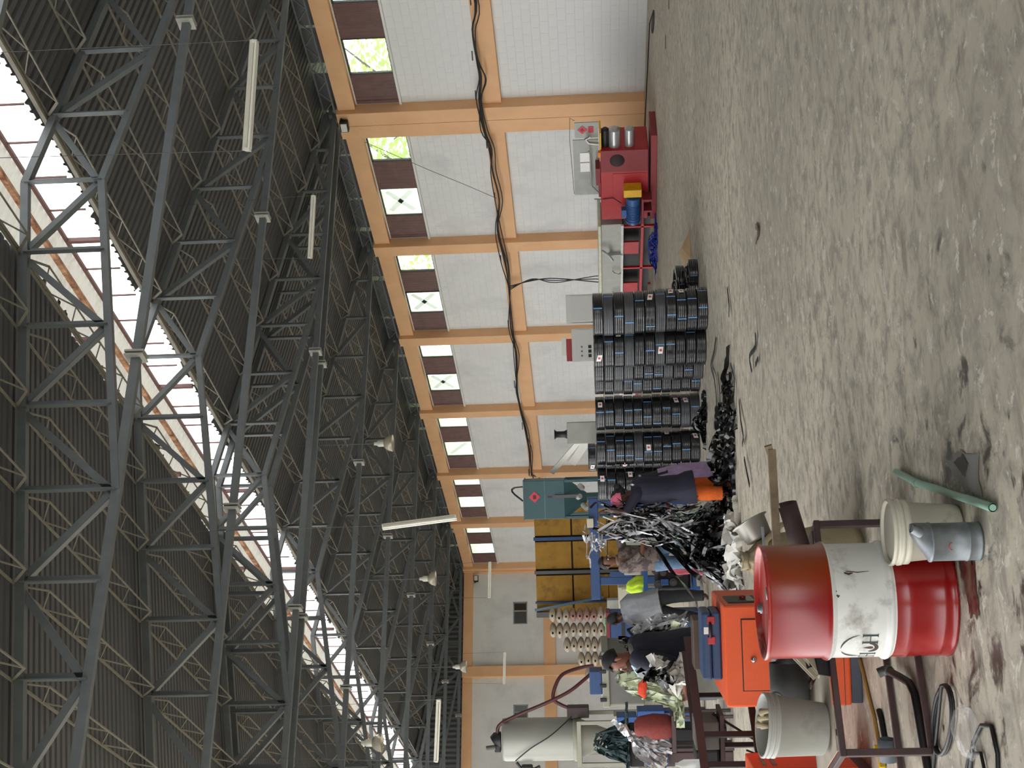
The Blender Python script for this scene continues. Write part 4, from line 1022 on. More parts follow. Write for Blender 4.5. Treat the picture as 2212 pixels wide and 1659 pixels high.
MB().tube(smooth([(XW-.42, 49.6, 4.1), (XW-.45, 50.0, 3.7), (20.0, 45, 3.3), (11.2, 25.2, 3.25), (10.6, 24.5, 3.05)], 6), .018, 6).build('cable', M_black, cb)
for y, z in cab[::2]: MB().bar((XW-.16, y, z+.12), (XW-.45, y, z+.1), .03).build('cable_hook', M_dkgrey, cb)
for j in range(3):
    tag(MB().tube(smooth([(XW-.40, 35.45+.1*j, 4.05), (XW-.42, 35.14-.05*j, 3.31), (XW-.42, 35.06+.12*j, 2.59), (XW-.44, 35.37-.2*j, 1.1), (XW-.5, 35.4, .02)], 5), .016, 6).build('drop_cable', M_black), ['thickest black cable dropping from the wall bundle to the tank', 'middle black cable dropping from the wall bundle', 'thin looping black cable dropping from the wall bundle'][j], 'cable', 'cables dropping behind the cabinets')
tag(MB().tube(smooth([(XW-.32, 28.2, 7.4), (XW-.3, 29.5, 5.9), (XW-.3, 30.3, 4.9), (XW-.35, 30.9, 4.1)], 6), .008, 5).build('thin_wire', M_dkgrey), 'thin wire hanging from the floodlight across the white blocks', 'wire')
tag(MB().tube(loop(20.9, 22.3, .5, .16, 1.2, .012, 30, 1.6, .01)+[(21.9, 23.4, .012), (22.3, 27.0, .012), (22.35, 28.5, .012)], .012, 6).build('wall_cable', M_black), 'loose black cable looped on the floor along the right wall', 'cable')

# ================================================================== PEOPLE
def skin_mesh(name, V, E, root, m, sub=2):
    keys = list(V); me = bpy.data.meshes.new(name)
    me.from_pydata([tuple(V[k][0]) for k in keys], [(keys.index(a), keys.index(b)) for a, b in E], [])
    ob = bpy.data.objects.new(name, me); COL.objects.link(ob)
    ob.modifiers.new('skin', 'SKIN').use_smooth_shade = True
    for i, k in enumerate(keys):
        sv = me.skin_vertices[0].data[i]; r_ = V[k][1]
        sv.radius = r_ if isinstance(r_, tuple) else (r_, r_); sv.use_root = (k == root)
    ss = ob.modifiers.new('sub', 'SUBSURF'); ss.levels = ss.render_levels = sub
    dg = bpy.context.evaluated_depsgraph_get(); dg.update()
    out = bpy.data.meshes.new_from_object(ob.evaluated_get(dg)); out.name = name
    bpy.data.objects.remove(ob); bpy.data.meshes.remove(me)
    out.materials.clear(); out.materials.append(m)
    out.polygons.foreach_set('use_smooth', [True]*len(out.polygons))
    return out
def loft(mb, secs, n_=28, fold=.0, nf=7, seed=0, cap=True):
    """secs: (centre, rx, ry, axis) ellipses joined into one skin, with cloth folds"""
    rr = random.Random(seed); ph = rr.uniform(0, 6); vs = []
    for i, (c, rx, ry) in enumerate(secs):
        c = Vector(c); d = (Vector(secs[min(i+1, len(secs)-1)][0])-Vector(secs[max(i-1, 0)][0])).normalized()
        a = Vector((1, 0, 0)); a = (a-d*a.dot(d)).normalized(); b = d.cross(a)
        for k in range(n_):
            t = 2*pi*k/n_; q = 1+fold*sin(nf*t+ph+i*.5)+fold*.6*sin((nf*2+1)*t+i)
            vs.append(c+a*cos(t)*rx*q+b*sin(t)*ry*q)
    fs = [(i*n_+k, i*n_+(k+1) % n_, (i+1)*n_+(k+1) % n_, (i+1)*n_+k) for i in range(len(secs)-1) for k in range(n_)]
    mb.add(vs, fs, True)
    if cap: mb.add(vs[:n_], [tuple(range(n_))[::-1]]); mb.add(vs[-n_:], [tuple(range(n_))])
    return mb
def limb(mb, pts, rs, n_=14, fold=.03):
    P2 = smooth(pts, 3); k = len(P2)-1; R2 = []
    for i in range(k+1):
        t = i/k*(len(rs)-1); j = min(int(t), len(rs)-2); R2.append((rs[j]+(rs[j+1]-rs[j])*(t-j))*(1+fold*sin(i*2.1)))
    return mb.tube(P2, R2, n_)
M_skin = mat('brown_skin', (.42, .27, .20), .5, var=.08, scale=20)
M_skin_d = mat('deep_brown_skin', (.33, .20, .15), .5, var=.08, scale=20)
M_hair = mat('black_hair', (.055, .05, .05), .6, var=.3, scale=60, bump=.5, bscale=90)
M_eye = mat('eye_white', (.85, .83, .80), .3)
def hand(V, E, wrist, wk, d, palm_n, curl=.5, sgn=1):
    """palm and five fingers growing from a wrist; d points along the hand, palm_n out of the palm"""
    d = Vector(d).normalized(); nrm = Vector(palm_n); nrm = (nrm-d*nrm.dot(d)).normalized(); s = d.cross(nrm)*sgn
    w = Vector(wrist); pk = wk+'_palm'; V[pk] = (w+d*.05, (.030, .017)); E.append((wk, pk))
    V[pk+'b'] = (w+d*.085, (.034, .015)); E.append((pk, pk+'b'))
    for i, (o, L) in enumerate(((-.030, .060), (-.010, .074), (.011, .070), (.030, .055))):
        k1, k2, k3 = (pk+'f%d%d' % (i, j) for j in range(3))
        b = w+d*.095+s*o
        V[k1] = (b, .0095); V[k2] = (b+(d*.8+nrm*curl*.7).normalized()*L*.5, .0088); V[k3] = (V[k2][0]+(d*.35+nrm*curl*1.4).normalized()*L*.5, .0075)
        E += [(pk+'b', k1), (k1, k2), (k2, k3)]
    t1, t2 = pk+'t1', pk+'t2'
    V[t1] = (w+d*.045+s*-.042+nrm*.012, .011); V[t2] = (w+d*.085+s*-.055+nrm*.03, .009); E += [(pk, t1), (t1, t2)]
def person(label, loc, J, skin=None, rz=VIEW, parts=None, sub=2, sc=1.):
    t = thing('person', label, 'person', loc, rz)
    if sc != 1: t.scale = (sc, sc, sc)
    skin = skin or M_skin
    j = {k: Vector(v) for k, v in J.items() if k not in ('curl',)}
    hf, hu = j['face'].normalized(), j['hup'].normalized(); hs = hf.cross(hu)
    V, E = {}, []
    def v(k, p, r_): V[k] = (Vector(p), r_)
    v('pelvis', j['pelvis'], .105); v('belly', j['pelvis'].lerp(j['chest'], .5), .10); v('chest', j['chest'], .115)
    v('neck', j['neck'], .052); E += [('pelvis', 'belly'), ('belly', 'chest'), ('chest', 'neck')]
    hc = j['head']
    v('skull0', hc-hu*.075+hf*.012, .060); v('skull1', hc-hu*.02+hf*.012, .080); v('skull2', hc+hu*.04, .088); v('skull3', hc+hu*.095-hf*.01, .062)
    E += [('neck', 'skull0'), ('skull0', 'skull1'), ('skull1', 'skull2'), ('skull2', 'skull3')]
    for s in 'LR':
        v('sh'+s, j['sh'+s], .055); v('el'+s, j['el'+s], .038); v('wr'+s, j['wr'+s], .026)
        E += [('chest', 'sh'+s), ('sh'+s, 'el'+s), ('el'+s, 'wr'+s)]
        d = j.get('hd'+s, j['wr'+s]-j['el'+s]); hand(V, E, j['wr'+s], 'wr'+s, d, j.get('pn'+s, Vector((0, 0, -1))), J.get('curl', .6), 1 if s == 'R' else -1)
        v('hp'+s, j['hp'+s], .085); v('kn'+s, j['kn'+s], .055); v('an'+s, j['an'+s], .038); v('to'+s, j['to'+s], (.038, .024)); v('hl'+s, j['an'+s]+Vector((0, 0, -.035)), .032)
        E += [('pelvis', 'hp'+s), ('hp'+s, 'kn'+s), ('kn'+s, 'an'+s), ('an'+s, 'hl'+s), ('hl'+s, 'to'+s)]
    link('body', skin_mesh('body', V, E, 'pelvis', skin, sub), t)
    # face
    for s in (-1, 1):
        MB().lathe([(0, -.011), (.008, -.008), (.011, 0), (.008, .008), (0, .011)], 10, None, hc+hf*.082+hs*s*.032+hu*.012).build('eye', M_eye, t)
        MB().lathe([(0, -.005), (.005, 0), (0, .005)], 8, None, hc+hf*.092+hs*s*.032+hu*.012).build('pupil', M_black, t)
        MB().tube([hc+hs*s*.088+hu*.025, hc+hs*s*.100+hu*.01-hf*.008, hc+hs*s*.088-hu*.03], [.012, .018, .009], 8).build('ear', skin, t)
        MB().tube([hc+hf*.088+hs*s*.015+hu*.034, hc+hf*.084+hs*s*.045+hu*.034], .005, 6).build('eyebrow', M_hair, t)
    MB().tube([hc+hf*.085+hu*.012, hc+hf*.112-hu*.022, hc+hf*.092-hu*.03], [.009, .015, .008], 8).build('nose', skin, t)
    MB().tube([hc+hf*.079+hs*.024-hu*.056, hc+hf*.087-hu*.054, hc+hf*.079-hs*.024-hu*.056], .0065, 6).build('mouth', mat('lips', (.38, .19, .17), .5), t)
    return t, j, hf, hu, hs, hc
def hair_cap(t, hc, hf, hu, hs, thick=.012, low=-.35, bun=0., name='hair', m=None, back=.03):
    bm = bmesh.new(); bmesh.ops.create_icosphere(bm, subdivisions=3, radius=1)
    rr = random.Random(2); keep = []
    for v in bm.verts:
        c = v.co.copy()
        if c.y > .25 and c.z < .62: c = c  # front kept open below
        v.co = hs*c.x*(.088+thick)+hf*(c.y*(.098+thick)-.008)+hu*(c.z*(.118+thick)+.022)
        v.co *= 1+rr.uniform(-.02, .02)
        v.tag = (c.z < low) or (c.y > .35 and c.z < .45) or (c.y > .05 and c.z < .0)
    bmesh.ops.delete(bm, geom=[v for v in bm.verts if v.tag], context='VERTS')
    bmesh.ops.solidify(bm, geom=bm.faces[:], thickness=.006)
    mb = MB().bm(bm, None, hc, True)
    if bun: mb.tube([hc-hf*.09+hu*.03, hc-hf*.13+hu*.02, hc-hf*.16-hu*.0], [.03, bun, .03], 12)
    return mb.build(name, m or M_hair, t)
def trousers(t, j, m, name='trousers', r_=(.105, .078, .062), hem=.0, fold=.05, pel=.135):
    mb = MB(); loft(mb, [(j['pelvis'].lerp(j['chest'], .18), pel*.95, pel*.8), (j['pelvis'], pel*1.1, pel*.9), (j['pelvis']-Vector((0, 0, .09)), pel*1.05, pel*.85)], 24, .01)
    for s in 'LR':
        limb(mb, [j['hp'+s]+Vector((0, 0, .03)), j['kn'+s], j['an'+s]+(j['kn'+s]-j['an'+s])*hem], r_, 16, fold)
    return mb.build(name, m, t)
def shirt(t, j, m, name='shirt', rx=.185, ry=.125, hem=.1, sleeve=1., fold=.025, long_=None, rs=(.075, .055, .042)):
    mb = MB(); p, c, nk = j['pelvis'], j['chest'], j['neck']; dn = (p-c).normalized()
    secs = [(nk-dn*.0, .065, .06), (nk.lerp(c, .35), rx*.82, ry*.75), (c, rx, ry*1.02), (c.lerp(p, .5), rx*.92, ry), (p, rx*.98, ry*1.05), (p+dn*hem, rx, ry*1.08)]
    if long_: secs += [(Vector(q), a, b) for q, a, b in long_]
    loft(mb, secs, 32, fold, 6, 3)
    for s in 'LR':
        a, b, e = j['sh'+s], j['el'+s], j['wr'+s]
        if sleeve >= 1: limb(mb, [c.lerp(a, .75), a, b, b.lerp(e, sleeve-1+.0)] if sleeve > 1 else [c.lerp(a, .75), a, b], rs, 14, .05)
        else: limb(mb, [c.lerp(a, .75), a, a.lerp(b, sleeve)], rs[:2], 14, .04)
    return mb.build(name, m, t)
def cloth(name, col, **k): return mat(name, col, .85, var=.14, scale=14, bump=.25, bscale=30, **k)

# woman in navy, turned left and stooping over the film
t, j, hf, hu, hs, hc = person('woman in pink scarf, navy tunic and orange trousers pulling black film', (6.56, 15.05, 0), dict(
    pelvis=(.05, 0, .72), chest=(.04, 0, 1.06), neck=(.0, 0, 1.17), head=(-.02, 0, 1.29), face=(-.9, -.1, -.35), hup=(-.35, 0, .9),
    shL=(.02, -.15, 1.12), elL=(-.20, -.20, 1.27), wrL=(-.17, -.16, 1.46), hdL=(-.1, 0, 1), pnL=(-1, 0, 0),
    shR=(.06, .15, 1.10), elR=(-.05, .17, .86), wrR=(-.17, .10, .74), hdR=(-1, 0, -.2), pnR=(0, 0, 1),
    hpL=(.03, -.09, .68), knL=(.0, -.10, .37), anL=(-.01, -.10, .075), toL=(-.12, -.10, .025),
    hpR=(.07, .09, .68), knR=(.08, .10, .38), anR=(.09, .10, .075), toR=(-.02, .10, .025)), M_skin_d)
M_navy = cloth('navy_cotton', (.13, .13, .20)); M_orng = cloth('orange_cotton', (.80, .36, .10)); M_pink = cloth('pink_cotton', (.84, .42, .52))
shirt(t, j, M_navy, 'tunic', .165, .19, .1, 1., .03, [((.06, 0, .52), .20, .25), ((.07, 0, .43), .205, .255)], (.085, .065, .05))
trousers(t, j, M_orng, 'trousers', (.09, .09, .085), .12, .05, .11)
hair_cap(t, hc, hf, hu, hs, .012, -.6, .055)
sc_ = MB(); loft(sc_, [(hc+hu*.16-hf*.01, .02, .02), (hc+hu*.135, .07, .08), (hc+hu*.08+hf*.01, .108, .118), (hc+hu*.03+hf*.02, .112, .122)], 24, .04, 5, 3); sc_.build('head_scarf', M_pink, t)
# second woman half hidden behind her
t, j, hf, hu, hs, hc = person('woman in mauve skirt half hidden behind the woman in navy', (6.98, 15.70, 0), dict(
    pelvis=(.03, 0, .74), chest=(-.03, 0, 1.02), neck=(-.10, 0, 1.12), head=(-.17, 0, 1.20), face=(-.8, 0, -.6), hup=(-.6, 0, .8),
    shL=(-.02, -.15, 1.08), elL=(-.12, -.22, .92), wrL=(-.28, -.2, .88), shR=(.03, .15, 1.07), elR=(-.12, .18, .9), wrR=(-.3, .12, .86),
    hpL=(.03, -.08, .7), knL=(.0, -.09, .40), anL=(.04, -.09, .075), toL=(-.08, -.09, .025), hpR=(.05, .08, .7), knR=(.03, .09, .40), anR=(.06, .09, .075), toR=(-.06, .09, .025)), M_skin_d, sub=1)
shirt(t, j, cloth('charcoal_cotton', (.16, .15, .17)), 'blouse', .16, .18, .06, 1.)
sk = MB(); loft(sk, [((.03, 0, .82), .15, .16), ((.04, 0, .70), .17, .19), ((.05, 0, .45), .19, .22), ((.05, 0, .16), .21, .24)], 36, .05, 9, 5); sk.build('skirt', cloth('mauve_cotton', (.68, .58, .73)), t)
hair_cap(t, hc, hf, hu, hs, .012, -.6, .05)
# man in brown patterned shirt and jeans, facing right
t, j, hf, hu, hs, hc = person('man in brown patterned shirt and blue jeans holding up black film', (6.73, 17.63, 0), dict(
    pelvis=(.0, 0, .86), chest=(-.02, 0, 1.20), neck=(-.03, 0, 1.34), head=(-.05, 0, 1.47), face=(.75, -.55, -.1), hup=(.05, 0, 1),
    shL=(.10, .14, 1.27), elL=(.30, .10, 1.30), wrL=(.38, .02, 1.50), hdL=(.1, -.1, 1), pnL=(1, 0, 0),
    shR=(-.12, -.17, 1.26), elR=(.08, -.26, 1.02), wrR=(.29, -.25, .98), hdR=(1, 0, .1), pnR=(0, 0, 1),
    hpL=(.08, .05, .80), knL=(.17, .02, .45), anL=(.22, .06, .08), toL=(.34, .03, .025), hpR=(-.09, -.05, .80), knR=(-.08, -.08, .45), anR=(-.10, -.06, .08), toR=(.02, -.10, .025), curl=.9))
M_jean = mat('washed_denim', (.36, .46, .57), .85, var=.2, scale=9, bump=.3, bscale=60, col2=(.60, .68, .76), mix=(.5, .75))
M_patt = mat('brown_print_cotton', (.44, .38, .36), .85, var=.1, scale=18, col2=(.27, .23, .22), mix=(.5, .56), bump=.2, bscale=30)
shirt(t, j, M_patt, 'shirt', .19, .135, .08, 1., .03, None, (.085, .065, .055)); trousers(t, j, M_jean)
hair_cap(t, hc, hf, hu, hs, .008)
cl = MB().tube([j['neck']+Vector((.06*cos(a), .055*sin(a), .01+.01*cos(a))) for a in [2*pi*k/14 for k in range(14)]], .016, 7, close=True); cl.build('collar', M_patt, t)
# man in grey shirt, back to the camera, leaning left over the bench
t, j, hf, hu, hs, hc = person('man in shiny grey shirt and dark trousers seen from behind', (6.53, 19.20, 0), dict(
    pelvis=(.06, 0, .80), chest=(-.0, .05, 1.12), neck=(-.10, .10, 1.26), head=(-.17, .16, 1.37), face=(-.65, .65, -.45), hup=(-.3, .35, .9),
    shL=(-.14, .05, 1.20), elL=(-.30, .18, 1.02), wrL=(-.42, .32, .98), shR=(.10, .12, 1.18), elR=(.05, .30, .98), wrR=(-.12, .42, .95),
    hpL=(-.05, .0, .74), knL=(-.13, .05, .42), anL=(-.18, .0, .08), toL=(-.26, .1, .025), hpR=(.14, 0, .74), knR=(.16, .06, .42), anR=(.17, 0, .08), toR=(.10, .12, .025)), M_skin_d)
M_grey = mat('grey_satin', (.56, .57, .59), .38, var=.12, scale=10, bump=.6, bscale=9); M_dtrou = cloth('charcoal_trousers', (.17, .17, .18))
shirt(t, j, M_grey, 'shirt', .21, .15, .10, 1.8, .06, None, (.095, .075, .055)); trousers(t, j, M_dtrou, 'trousers', (.12, .095, .08))
hair_cap(t, hc, hf, hu, hs, .008, -.6)
# man in navy jacket behind the generator, looking down to the left
t, j, hf, hu, hs, hc = person('bearded man in navy jacket standing behind the orange generator', (3.60, 11.88, 0), dict(
    pelvis=(.06, 0, .88), chest=(.03, .0, 1.22), neck=(.0, -.02, 1.36), head=(-.03, -.04, 1.475), face=(-.86, -.28, -.42), hup=(-.34, -.05, .94),
    shL=(.0, -.19, 1.28), elL=(-.02, -.26, 1.02), wrL=(-.22, -.26, .90), hdL=(-1, 0, -.1), pnL=(0, 0, 1), shR=(.08, .18, 1.28), elR=(.04, .2, 1.0), wrR=(-.2, .12, .95),
    hpL=(.04, -.09, .82), knL=(.0, -.1, .46), anL=(.04, -.09, .08), toL=(-.08, -.1, .025), hpR=(.08, .09, .82), knR=(.06, .1, .46), anR=(.1, .09, .08), toR=(-.02, .1, .025)), mat('warm_brown_skin', (.47, .29, .23), .5, var=.1, scale=18))
M_navy2 = cloth('navy_fleece', (.10, .11, .17))
shirt(t, j, M_navy2, 'jacket', .17, .215, .10, 1.9, .03, None, (.10, .078, .058)); trousers(t, j, cloth('black_trousers', (.09, .09, .10)), 'trousers', (.115, .09, .075))
hair_cap(t, hc, hf, hu, hs, .012, -.4, name='knit_cap', m=cloth('black_knit', (.07, .07, .075)))
bd = MB(); loft(bd, [(hc+hf*.06-hu*.045, .07, .05), (hc+hf*.06-hu*.08, .068, .05), (hc+hf*.06-hu*.115, .045, .035)], 16, .03); bd.build('beard', mat('brown_beard', (.25, .14, .11), .8, var=.3, scale=60), t)
MB().tube([j['neck']+Vector((.085*cos(a), .09*sin(a), -.035+.03*cos(a))) for a in [2*pi*k/16 for k in range(16)]], .03, 8, close=True).build('collar', cloth('grey_collar', (.45, .45, .43)), t)
sc_ = MB(); sc_.tube([j['neck']+Vector((-.05, -.10, -.02)), j['neck']+Vector((-.12, -.14, -.08)), j['neck']+Vector((-.15, -.15, -.16))], [.03, .045, .02], 8); sc_.build('shirt_collar', cloth('pale_blue_cotton', (.66, .76, .86)), t)
# arm of a helper cut by the picture's edge, gripping the silvery bundle
t, j, hf, hu, hs, hc = person('person at the edge of view gripping a tied bundle of silver film', (1.62, 9.98, 0), dict(
    pelvis=(-.12, 0, .88), chest=(-.10, 0, 1.22), neck=(-.08, 0, 1.36), head=(-.10, 0, 1.49), face=(.9, -.3, -.2), hup=(.1, 0, 1),
    shL=(-.02, .17, 1.28), elL=(.22, .05, 1.18), wrL=(.42, -.05, 1.33), hdL=(.9, -.1, .25), pnL=(0, -1, 0), shR=(-.14, -.17, 1.27), elR=(.04, -.28, 1.05), wrR=(.30, -.22, 1.16), hdR=(1, .05, .15), pnR=(0, 1, 0),
    hpL=(-.1, .09, .82), knL=(-.06, .1, .46), anL=(-.1, .09, .08), toL=(.02, .1, .025), hpR=(-.12, -.09, .82), knR=(-.08, -.1, .46), anR=(-.12, -.09, .08), toR=(0, -.1, .025), curl=1.1))
shirt(t, j, cloth('teal_cotton', (.30, .47, .50)), 'shirt', .19, .14, .1, 1.), trousers(t, j, cloth('brown_trousers', (.30, .26, .23)))
hair_cap(t, hc, hf, hu, hs, .012)

# ================================================================== THE FILM THEY HANDLE
M_silver = mat('silver_film', (.72, .72, .73), .25, metal=.2, var=.2, scale=6)
PO = Vector((6.15, 15.65, 0)); er, ef = Vector((cos(YAW), -sin(YAW), 0)), Vector((sin(YAW), cos(YAW), 0))
film_heap('film_heap', 'big mound of shiny black film strips at the workers feet', tuple(PO), .58, .60, .50, 800, 31, M_film, w=(.025, .055), rot=VIEW, step=.12)
film_heap('silver_film_heap', 'pale silvery strips scattered over the black film mound', tuple(PO), .60, .60, .52, 160, 32, M_silver, w=(.015, .04), rot=VIEW)
film_heap('white_film_heap', 'white film sheets spread on the floor before the black mound', (5.55, 14.85, 0), .65, .40, .10, 60, 33, mat('white_film', (.86, .85, .82), .4), w=(.10, .2), rot=VIEW)
def hanging(name, label, tops, bots, count, seed, m, w=(.02, .045), sag=.25, jit=1.):
    rr = random.Random(seed); b = MB()
    for _ in range(count):
        a = Vector(rr.choice(tops))+Vector((rr.gauss(0, .05), rr.gauss(0, .08), rr.gauss(0, .06)))*jit
        c = Vector(rr.choice(bots))+Vector((rr.gauss(0, .14), rr.gauss(0, .16), rr.uniform(-.05, .15)))*jit
        pts = []
        for k in range(6):
            u = k/5; p = a.lerp(c, u)+Vector((rr.gauss(0, .05)*jit, rr.gauss(0, .05)*jit, -sag*rr.uniform(-.2, 1)*sin(pi*u)*.5)); p.z = max(p.z, .03); pts.append(p)
        ribbon(b, smooth(pts, 3), rr.uniform(*w), rr)
    o = b.build(name, m, None, tuple(PO), VIEW); return tag(o, label, 'film', kind='stuff')
tops = [(.47, -.45, 1.42), (.46, -.45, 1.50), (.03, 1.3, 1.55), (-.02, 1.3, 1.05), (.30, .2, 1.2), (.12, .6, 1.30)]
bots = [(.10, 0, .45), (.25, -.2, .35), (.0, .1, .4), (.38, -.3, .25), (.18, .7, .95), (.36, -.1, 1.05), (.30, .1, .8)]
hanging('held_film', 'black film strips stretched between the woman and the man', tops, bots, 80, 41, M_film, (.015, .038))
hanging('held_silver_film', 'silvery strips among the held black film', tops, bots, 45, 42, M_silver, (.012, .03))
hanging('film_tail', 'loose tail of film flung above the man in the patterned shirt', [(-.05, 1.3, 1.62), (-.1, 1.3, 1.70)], [(-.22, 1.3, 1.55), (-.12, 1.3, 1.75)], 16, 43, M_silver, (.02, .03), .1)
hanging('held_film', 'long taut black strip crossing in front of the jeans', [(.16, .9, 1.02)], [(-.42, .0, .35)], 9, 44, M_film, (.05, .08), .0)
# film between the grey shirted man and the man in navy
def hang_at(name, label, o, tops, bots, count, seed, m, w, sag=.2, jit=.5):
    ob = hanging(name, label, tops, bots, count, seed, m, w, sag, jit); ob.location = o; return ob
hang_at('held_film', 'black film hanging between the grey shirted man and the man in navy', (4.95, 15.9, 0), [(-.1, .3, 1.25), (.0, .2, 1.35), (.1, .4, 1.2)], [(.0, .2, .75), (.12, .3, .6), (-.15, .3, .8)], 34, 45, M_film, (.02, .045))
hang_at('held_silver_film', 'white film hanging beside the grey shirt', (5.0, 15.9, 0), [(.05, .3, 1.2), (.12, .4, 1.1)], [(.1, .3, .7), (.2, .3, .55)], 22, 46, M_silver, (.03, .07))
hang_at('held_silver_film', 'white crumpled film held in front of the navy jacket', (3.50, 11.62, 0), [(-.05, -.1, 1.17), (-.1, -.1, 1.05)], [(-.08, -.1, .85), (-.14, -.1, .95)], 45, 47, mat('white_film', (.86, .85, .82), .4), (.05, .12), .1)
hang_at('held_film', 'black film loop held in front of the navy jacket', (3.50, 11.60, 0), [(-.12, -.12, 1.28), (-.08, -.1, 1.2)], [(-.16, -.1, 1.02), (-.10, -.1, .95)], 12, 48, M_film, (.05, .09), .1)

# ================================================================== MACHINES AND STORES AT THE FAR LEFT
M_bsteel = mat('blue_frame_paint', (.13, .25, .43), .5, var=.1)
M_och = mat('ochre_board', (.64, .48, .18), .8, var=.14, scale=3, col2=(.42, .30, .13), mix=(.52, .7), bump=.2, bscale=20)
M_sack = mat('woven_sack', (.74, .69, .62), .85, var=.1, scale=6, bump=.3, bscale=40)
M_sack2 = mat('pinkish_sack', (.66, .52, .47), .85, var=.1, scale=6, bump=.3, bscale=40)
M_olive = mat('grey_tank_paint', (.56, .56, .50), .55, var=.06)

# tall ochre boarded partition
pt = thing('boarded_partition', 'tall ochre boarded partition with blue posts before the far corner', 'partition', (15.60, 46.1, 0), VIEW)
cols_ = [(0, .25), (.36, 1.22), (1.34, 2.06), (2.14, 2.75), (2.78, 3.35)]
for i, (a, b) in enumerate([(-.02, .34), (.40, 1.32), (1.56, 2.52), (2.74, 3.42), (3.5, 4.1)]):
    for z0, z1 in ((.05, 1.2), (1.22, 2.44), (2.50, 3.78)):
        MB().bbox(((a+b)/2, 0, (z0+z1)/2), (b-a, .05, z1-z0), .008).build('board', M_och, pt)
MB().b3(-.02, 4.1, .03, .05, .05, 3.78).build('backing_sheet', mat('dark_backing', (.16, .13, .10), .9), pt)
for x, m in ((1.44, M_dkgrey), (2.63, M_bsteel), (.37, M_bsteel)):
    MB().bbox((x, -.03, 1.9), (.12 if x > .4 else .07, .12, 3.85), .01).build('post', m, pt)
MB().bar((.12, -.16, 3.85), (.55, -.2, 1.4), .09).build('sloping_prop', mat('faded_blue_paint', (.33, .44, .52), .5, var=.1), pt)
MB().bbox((-.05, -.1, 3.4), (.2, .12, .8), .01).build('bracket', M_dkgrey, pt)

# sack pile
rr = random.Random(12); sm = []
for k in range(3):
    b = MB(); loft(b, [((-.40, 0, .08), .02, .05), ((-.34, 0, .10), .14, .09), ((-.15, 0, .11), .23, .12), ((.1, 0, .115), .24, .125), ((.32, 0, .10), .15, .09), ((.40, 0, .09), .02, .05)], 20, .03, 5, k)
    # the loft runs along x: sections are y/z ellipses
    b = MB(); n_ = 18; secs = [(-.40, .05, .03), (-.34, .17, .09), (-.2, .235, .115), (0, .25, .12), (.2, .235, .115), (.34, .17, .09), (.40, .05, .03)]; vs = []
    for i, (x, ry, rz_) in enumerate(secs):
        for q in range(n_):
            a = 2*pi*q/n_; w_ = 1+.05*sin(3*a+k+i); vs.append((x, ry*cos(a)*w_, .12+rz_*sin(a)*w_))
    b.add(vs, [(i*n_+q, i*n_+(q+1) % n_, (i+1)*n_+(q+1) % n_, (i+1)*n_+q) for i in range(len(secs)-1) for q in range(n_)], True)
    sm.append((b.mesh('sack', M_sack), None)); 
rows = [(0, 6), (.235, 6), (.47, 6), (.705, 6), (.94, 6), (1.175, 6), (1.41, 6), (1.645, 5), (1.88, 5), (2.115, 4), (2.35, 3), (2.585, 3), (2.82, 2), (3.05, 2)]
k = 0
for ri, (z, cnt) in enumerate(rows):
    for q in range(cnt):
        me = sm[k % 3][0]; pinkish = (ri in (8, 9, 10, 7) and q == 0)
        if pinkish: me = me.copy(); me.materials.clear(); me.materials.append(M_sack2)
        x = 14.95-.46*(q)*.88*1.0-(0 if ri % 2 else .1); y = 44.2+.46*q*.475
        # rows step back towards the partition as the pile rises
        q2 = q if ri < 7 else q
        o = link('sack', me, None, (14.9-.45*q2-rr.uniform(0, .03), 44.25+.243*q2+rr.uniform(-.05, .05), z), VIEW+pi/2+rr.uniform(-.07, .07))
        o.scale = (1, rr.uniform(.86, .98), 1)
        pos = ORD[cnt-1-q] if False else ORD[q]
        tag(o, '%s sack from the partition, %s layer from the floor of the pile' % (ORD[q], ORD[ri]), 'sack', 'sacks piled by the partition')
        k += 1
# dark small sacks at the end of the pile
for i in range(3):
    o = link('sack', sm[i][0], None, (11.7-.46*i, 45.9+.25*i, 0), VIEW+pi/2); o.scale = (1, 1, 1)
    tag(o, ['single sack lying alone beside the left end of the pile', 'second loose sack left of the pile', 'last loose sack at the left of the pile'][i], 'sack', 'sacks piled by the partition')

# blue gantry of the extruder line
ga = thing('blue_gantry', 'blue steel gantry with a broad top beam behind the workers', 'gantry', (8.04, 23.0, 0), VIEW)
MB().bbox((.88, 0, 1.66), (1.80, .2, .17), .012).build('top_beam', M_bsteel, ga)
for x in (.30, 1.66): MB().bbox((x, 0, .79), (.14, .16, 1.58), .01).build('post', M_bsteel, ga)
MB().bbox((.98, 0, .40), (1.24, .12, .10), .01).build('low_beam', M_bsteel, ga)
MB().bbox((.42, -.02, 1.20), (.10, .12, .40), .01).build('bracket', M_bsteel, ga)
MB().bbox((1.35, -.14, 1.72), (.16, .1, .12), .01).build('beige_box', M_beige, ga)
MB().bbox((1.0, .15, .85), (.9, .5, .7), .02).build('gear_case', M_olive, ga)
MB().bbox((.55, .1, 1.0), (.3, .4, .3), .02).build('grey_drive', M_gplast, ga)
